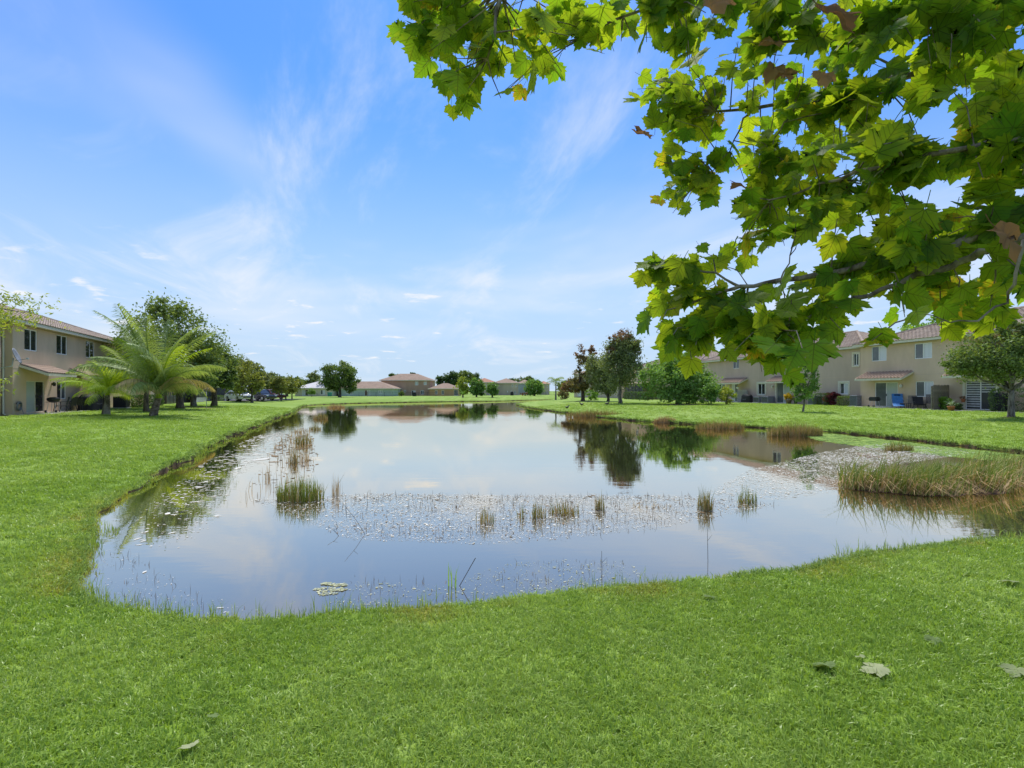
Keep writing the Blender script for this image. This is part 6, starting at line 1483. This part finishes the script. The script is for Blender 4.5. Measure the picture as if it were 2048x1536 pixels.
def sycamore():
    rng = np.random.default_rng(41); TP = Vector((5.2, 2.6, ground_z(5.2, 2.6)))
    t = thing('sycamore_tree', 'sycamore overhanging the upper right with big toothed green leaves', 'tree', TP)
    s = MB(); s.tube([(0, 0, -0.3), (0.02, 0, 0.3), (0.05, 0.03, 1.2), (0.0, 0.05, 2.4), (-0.1, 0.1, 3.6), (-0.1, 0.2, 5.2), (0.0, 0.2, 7.0)], [0.27, 0.19, 0.165, 0.15, 0.13, 0.09, 0.03], 12); s.build('trunk', M_BARKS, t, True)
    main = [ # (polyline px, py, distance; joins the trunk at height z; radius)
        ([(2130, 118, 2.75), (1960, 130, 2.9), (1870, 142, 3.0), (1800, 155, 3.1), (1690, 178, 3.2), (1600, 196, 3.3), (1520, 215, 3.4), (1432, 223, 3.5)], 2.9, 0.030),
        ([(2150, -40, 2.3), (2000, -5, 2.4), (1900, 22, 2.45), (1800, 40, 2.5), (1720, 62, 2.55), (1640, 88, 2.6), (1560, 84, 2.65)], 3.0, 0.022),
        ([(2150, 395, 2.1), (2060, 430, 2.2), (1930, 480, 2.3), (1830, 515, 2.4), (1760, 527, 2.5), (1660, 549, 2.6), (1560, 560, 2.7), (1480, 576, 2.8), (1440, 582, 2.85), (1366, 612, 2.9)], 2.1, 0.026),
        ([(2150, 430, 2.0), (2060, 470, 2.1), (1960, 506, 2.2), (1900, 530, 2.25), (1832, 549, 2.3), (1740, 590, 2.4), (1700, 601, 2.45), (1600, 641, 2.5), (1540, 666, 2.55)], 1.95, 0.020),
        ([(2150, 440, 1.9), (2050, 480, 1.95), (2032, 550, 1.95), (2010, 606, 2.0), (1960, 641, 2.0), (1900, 643, 2.0), (1850, 628, 2.05)], 1.9, 0.007),
        ([(2200, -420, 2.0), (1700, -330, 2.1), (1300, -190, 2.2), (1120, -110, 2.2), (1010, -40, 2.15), (990, 60, 2.1), (975, 116, 2.1)], 3.6, 0.016),
        ([(2200, 240, 2.2), (2050, 280, 2.2), (1900, 300, 2.3), (1760, 330, 2.5), (1640, 370, 2.8), (1540, 400, 3.0)], 2.4, 0.018),
        ([(2180, -150, 2.6), (1900, -110, 2.6), (1600, -60, 2.6), (1400, -15, 2.6), (1250, 30, 2.6), (1180, 70, 2.6)], 3.3, 0.016),
        ([(1690, 178, 3.2), (1590, 215, 3.2), (1560, 262, 3.2), (1530, 320, 3.25)], None, 0.008), ([(1520, 216, 3.4), (1488, 235, 3.4), (1460, 300, 3.4), (1410, 360, 3.45)], None, 0.007), ([(1800, 157, 3.1), (1680, 210, 3.0), (1570, 245, 3.05)], None, 0.008), ([(1810, 153, 3.1), (1785, 130, 3.0), (1700, 100, 2.95)], None, 0.010),
        ([(1488, 578, 2.8), (1430, 545, 2.8), (1370, 540, 2.85), (1300, 530, 2.9)], None, 0.007), ([(1446, 584, 2.85), (1430, 625, 2.85), (1400, 655, 2.85)], None, 0.006), ([(1500, 574, 2.8), (1490, 620, 2.7), (1510, 690, 2.65)], None, 0.005), ([(1640, 88, 2.6), (1600, 50, 2.6), (1540, 20, 2.6)], None, 0.006), ([(1560, 560, 2.7), (1585, 510, 2.7), (1600, 470, 2.75)], None, 0.004)]
    lines = []
    for pts, zt, r in main:
        P = [at(*p) - TP for p in pts]
        if zt is not None: P = [Vector((0.0, 0.05, zt))] + P
        P2 = []
        for a, b in zip(P, P[1:]):
            for k in range(3): P2.append(a.lerp(b, k / 3) + Vector(rng.normal(0, 0.006, 3).tolist()))
        P2.append(P[-1]); n = len(P2); s = MB(); s.tube(P2, [r * 1.25 * (1 - 0.78 * i / (n - 1)) * (1 + 0.08 * math.sin(i * 2.1)) for i in range(n)], 8); s.build('branch', M_BARKS, t, True)
        lines.append(np.array([tuple(p) for p in P2]))
    allp = np.concatenate(lines)
    # leafy masses: centre (px, py), half size, distance, leaves, size
    mass = [(815, 22, 50, 32, 2.1, 9, .165), (862, 108, 45, 45, 2.1, 8, .165), (900, 60, 120, 75, 2.1, 34, .165), (850, 40, 70, 50, 2.1, 12, .165), (930, 150, 70, 60, 2.1, 16, .165), (1000, 140, 60, 50, 2.1, 13, .165), (1080, 70, 70, 60, 2.2, 16, .165), (1090, 130, 45, 42, 2.2, 8, .165), (1165, 85, 40, 45, 2.25, 7, .16), (925, 205, 38, 36, 2.05, 5, .165), (1015, 182, 30, 26, 2.1, 4, .16),
            (1250, 40, 75, 50, 2.5, 16, .17), (1260, 80, 50, 35, 2.6, 6, .17), (1370, 40, 80, 50, 2.6, 20, .17), (1380, 110, 60, 45, 2.7, 12, .17), (1500, 40, 90, 60, 2.5, 28, .17), (1500, 125, 70, 50, 2.8, 15, .17), (1620, 50, 90, 60, 2.4, 26, .18), (1750, 60, 100, 70, 2.3, 30, .19), (1900, 60, 110, 80, 2.2, 30, .20), (2010, 40, 80, 80, 1.9, 18, .20), (1650, 130, 100, 60, 2.8, 24, .18),
            (1290, 190, 48, 50, 3.4, 17, .17), (1340, 180, 55, 50, 3.4, 20, .17), (1330, 255, 50, 40, 3.4, 18, .17), (1395, 240, 45, 45, 3.4, 14, .17), (1345, 320, 45, 45, 3.4, 16, .17), (1405, 330, 45, 45, 3.4, 15, .17), (1350, 390, 48, 36, 3.4, 14, .17), (1410, 385, 36, 32, 3.4, 9, .17), (1352, 425, 18, 20, 3.4, 3, .17), (1430, 160, 50, 35, 3.3, 10, .17),
            (1560, 200, 80, 35, 3.0, 16, .17), (1660, 240, 90, 55, 2.8, 26, .18), (1570, 290, 65, 45, 3.0, 16, .17), (1520, 340, 60, 42, 3.1, 17, .17), (1500, 410, 42, 44, 3.1, 13, .17), (1545, 420, 50, 45, 3.0, 14, .17), (1640, 340, 80, 60, 2.7, 24, .18), (1640, 440, 60, 50, 2.6, 16, .18), (1700, 400, 70, 60, 2.4, 20, .19),
            (1780, 200, 90, 70, 2.5, 28, .19), (1900, 190, 90, 70, 2.2, 28, .20), (2000, 180, 80, 80, 1.9, 22, .20), (1780, 320, 90, 70, 2.2, 26, .20), (1900, 320, 90, 70, 1.9, 24, .20), (2010, 320, 80, 80, 1.7, 20, .20), (1830, 440, 90, 60, 1.9, 20, .20), (1950, 430, 80, 60, 1.7, 16, .20), (1740, 470, 70, 50, 2.1, 14, .20), (2030, 400, 50, 60, 1.7, 9, .20),
            (1320, 545, 50, 42, 2.9, 13, .175), (1390, 530, 55, 36, 2.9, 14, .175), (1460, 520, 50, 30, 2.9, 9, .175), (1540, 480, 45, 32, 2.9, 10, .175), (1300, 605, 38, 26, 2.9, 6, .175), (1350, 590, 40, 26, 2.8, 7, .175), (1430, 600, 45, 34, 2.6, 9, .18), (1330, 665, 45, 40, 2.5, 11, .18), (1400, 660, 55, 42, 2.5, 14, .18), (1480, 650, 60, 50, 2.4, 18, .18), (1550, 620, 55, 45, 2.4, 12, .185), (1420, 708, 60, 26, 2.4, 10, .18), (1520, 705, 60, 34, 2.3, 13, .185), (1500, 738, 36, 20, 2.3, 5, .18), (1600, 680, 55, 45, 2.2, 12, .19), (1580, 730, 26, 18, 2.3, 3, .17),
            (2120, 80, 80, 90, 2.2, 18, .19), (2130, 250, 90, 90, 2.2, 18, .19), (2140, 420, 80, 70, 2.1, 14, .19), (2280, 150, 110, 120, 2.5, 24, .19), (2300, 380, 100, 90, 2.5, 16, .19), (2480, 200, 120, 140, 2.7, 20, .19), (2200, -120, 160, 90, 2.3, 24, .19), (1900, -90, 160, 60, 2.4, 20, .19), (1400, -90, 160, 60, 2.4, 16, .17),
            (1650, 605, 60, 40, 2.2, 10, .19), (1720, 560, 60, 35, 2.0, 9, .20), (1790, 545, 55, 36, 1.8, 8, .20), (1720, 665, 45, 28, 1.9, 6, .19), (1690, 640, 40, 25, 2.1, 5, .19), (1800, 610, 45, 32, 1.9, 6, .19), (1860, 600, 50, 45, 1.9, 8, .19), (1920, 610, 50, 40, 1.9, 8, .19), (1990, 600, 50, 45, 1.9, 8, .19), (2040, 590, 30, 40, 1.8, 4, .19), (1900, 655, 36, 20, 2.0, 4, .18), (1975, 655, 40, 18, 2.0, 3, .18), (1880, 520, 60, 34, 1.8, 8, .20)]
    var = [leaf_mesh('leaf', M_SYC, 300 + k) for k in range(10)]
    meshes = [leaf_data('leaf', M_SYC, *v) for v in var]
    leaves = []; tw = MB()
    for (cx, cy, rx, ry, D, n, size) in mass:
        n = int(n * LEAF_K + 0.5); left = n
        while left > 0:
            k = min(left, int(rng.integers(2, 6))); left -= k
            a, rr = rng.uniform(0, 6.28), math.sqrt(rng.random()) * 0.88
            d = (D if D > 2.15 else D * 1.12 + 0.12) + (0.34 if cx > 1480 else 0.20) + rng.normal(0, 0.19); tip = np.array(at(cx + rx * rr * math.cos(a), cy + ry * rr * math.sin(a), d) - TP)
            dist = ((allp - tip) ** 2).sum(1); cand = allp[dist.argmin()]; L = math.sqrt(dist.min())
            if L > 0.05:
                m = (cand + tip) / 2 + rng.normal(0, 0.05 * L, 3) + np.array([0, 0, 0.08 * L]); tw.tube([cand, m, tip], [min(0.006, 0.003 + 0.004 * L), 0.0032, 0.0018], 4, cap=False)
            for j in range(k):
                back = rng.uniform(0, 0.24); dr = (cand - tip) / (L + 1e-6)
                node = tip + dr * back * min(1, L / 0.2)
                view = unit((TP_np + node - np.array([0, 0, EYE]))[None])[0]
                nrm = -view * rng.uniform(0.2, 1.0) + np.array([0, 0, 1]) * rng.uniform(-0.35, 0.75) + rng.normal(0, 0.36, 3); nrm /= np.linalg.norm(nrm)
                hang = np.array([rng.normal(-0.35, 0.6), rng.normal(-0.1, 0.5), rng.normal(-0.75, 0.45)])
                y = hang - nrm * hang.dot(nrm); y /= np.linalg.norm(y); x = np.cross(y, nrm)
                sz = size * float(np.clip(rng.normal(0.92, 0.17), 0.45, 1.3)) * 0.66
                pos = node + y * sz * rng.uniform(-0.55, 0.35) + rng.normal(0, 0.035, 3) + np.array([0, 0, 0.03])
                Mx = Matrix(((x[0], y[0], nrm[0], pos[0]), (x[1], y[1], nrm[1], pos[1]), (x[2], y[2], nrm[2], pos[2]), (0, 0, 0, 1))) @ Matrix.Scale(sz, 4)
                w = TP_np + pos; px_, py_ = CX + F_PX * w[0] / w[1], HY - F_PX * (w[2] - EYE) / w[1]
                inside = -20 < px_ < 2068 and -20 < py_
                leaves.append((sz / w[1] * (1 if inside else 0.01), Mx, int(rng.integers(0, 10))))
    tw.build('twig', M_BARKS, t, True, kind='stuff')
    leaves.sort(key=lambda l: -l[0]); print('sycamore leaves', len(leaves))
    for _, Mx, k in leaves[:LEAF_OBJ]:
        o = bpy.data.objects.new('leaf', meshes[k]); COL.objects.link(o); o.parent = t; o.matrix_local = Mx
    Vs, Fs, Us, Ts = [], [], [], []; b = 0
    for _, Mx, k in leaves[LEAF_OBJ:]:
        V, F, UV = var[k]; A = np.array(Mx); V2 = V @ A[:3, :3].T + A[:3, 3]; Vs.append(V2); Fs.append(F + b); Us.append(UV); Ts.append(np.full(len(V), rng.random())); b += len(V)
    if Vs: link('foliage', leaf_data('foliage', M_SYC, np.concatenate(Vs), np.concatenate(Fs), np.concatenate(Us), np.concatenate(Ts)), t, kind='stuff')
    # dead leaves still hanging
    for i, (px, py, D, sz, roll, face) in enumerate(((2016, 476, 1.6, 0.125, 0.5, 0.7), (1675, 32, 2.2, 0.20, 0.3, 0.5), (1437, 6, 2.3, 0.13, 0.2, 0.7), (1543, 141, 2.7, 0.12, -0.4, 0.6), (1571, 150, 2.7, 0.11, 0.2, 0.6), (1647, 155, 2.5, 0.11, 0.0, 0.8), (1283, 266, 3.35, 0.14, -1.2, 0.3), (1480, 372, 3.2, 0.13, -0.9, 0.25), (1540, 88, 2.6, 0.12, 1.0, 0.3))):
        V, F, UV = leaf_mesh('dead_leaf', M_DEADLEAF, 400 + i, curl=0.5, crumple=0.12)
        o = link('dead_leaf', leaf_data('dead_leaf', M_DEADLEAF, V, F, UV, np.full(len(V), 0.35 + 0.05 * i)), t); o['label'] = 'dry brown curled leaf'
        y = Vector((math.sin(roll), 0, -math.cos(roll))); nr = Vector((0.2 * math.cos(i), -face, 0.4)).normalized(); y = (y - nr * y.dot(nr)).normalized(); x = y.cross(nr); p = at(px, py, D) - TP - y * sz * 0.4
        o.matrix_local = Matrix(((x.x, y.x, nr.x, p.x), (x.y, y.y, nr.y, p.y), (x.z, y.z, nr.z, p.z), (0, 0, 0, 1))) @ Matrix.Scale(sz, 4)
LEAF_K, LEAF_OBJ = 1.4, 300
_tp = Vector((5.2, 2.6, ground_z(5.2, 2.6))); TP_np = np.array(_tp)
sycamore()
def fallen():
    for i, (px, py, sz, rot, mat, lab) in enumerate(((1660, 1350, 0.13, 0.4, M_PALELEAF, 'grey-green fallen leaf on the near lawn, left of the big pair'), (1768, 1352, 0.15, 1.4, M_PALELEAF, 'largest grey-green fallen leaf on the near lawn at the right'), (2034, 1352, 0.11, 2.0, M_PALELEAF, 'pale fallen leaf at the right edge of the near lawn'), (424, 1456, 0.055, 0.2, M_PALELEAF, 'small white fallen leaf low on the left of the near lawn'), (382, 1515, 0.08, 0.9, M_PALELEAF, 'pale fallen leaf at the bottom edge of the near lawn'),
            (1424, 1206, 0.10, 0.3, M_PALELEAF, 'pale dry fallen leaf near the front shore'), (1862, 1287, 0.09, 2.7, M_PALELEAF, 'small fallen leaf above the big one on the right'), (2030, 1175, 0.13, 0.0, M_PALELEAF, 'fallen leaf in the grass near the right edge, above the others'), (1728, 1332, 0.06, 0.7, M_PALELEAF, 'tiny pale fallen leaf above the big pair'))):
        k = (px - CX) / F_PX; lo, hi = 1.0, 9.0                       # walk down the sight line to the turf
        Y = 1.0
        while Y < 9 and ground_z(k * Y, Y) < EYE - (py - HY) / F_PX * Y: Y += 0.02
        V, F, UV = leaf_mesh('fallen_leaf', mat, 500 + i, crumple=0.07); o = link('fallen_leaf', leaf_data('fallen_leaf', mat, V, F, UV, np.full(len(V), (0.2 + 0.37 * i) % 1.0)))
        o.location = (k * Y, Y, ground_z(k * Y, Y) + 0.050); o.rotation_euler = (R(-14), R(6), rot); o.scale = (sz,) * 3; tag(o, lab, 'fallen leaf', 'fallen leaves on the lawn')
fallen()
print('triangles', sum(len(o.data.loop_triangles) or sum(len(p.vertices) - 2 for p in o.data.polygons) if len(o.data.polygons) < 5000 else len(o.data.polygons) * 2 for o in scene.objects if o.type == 'MESH'))
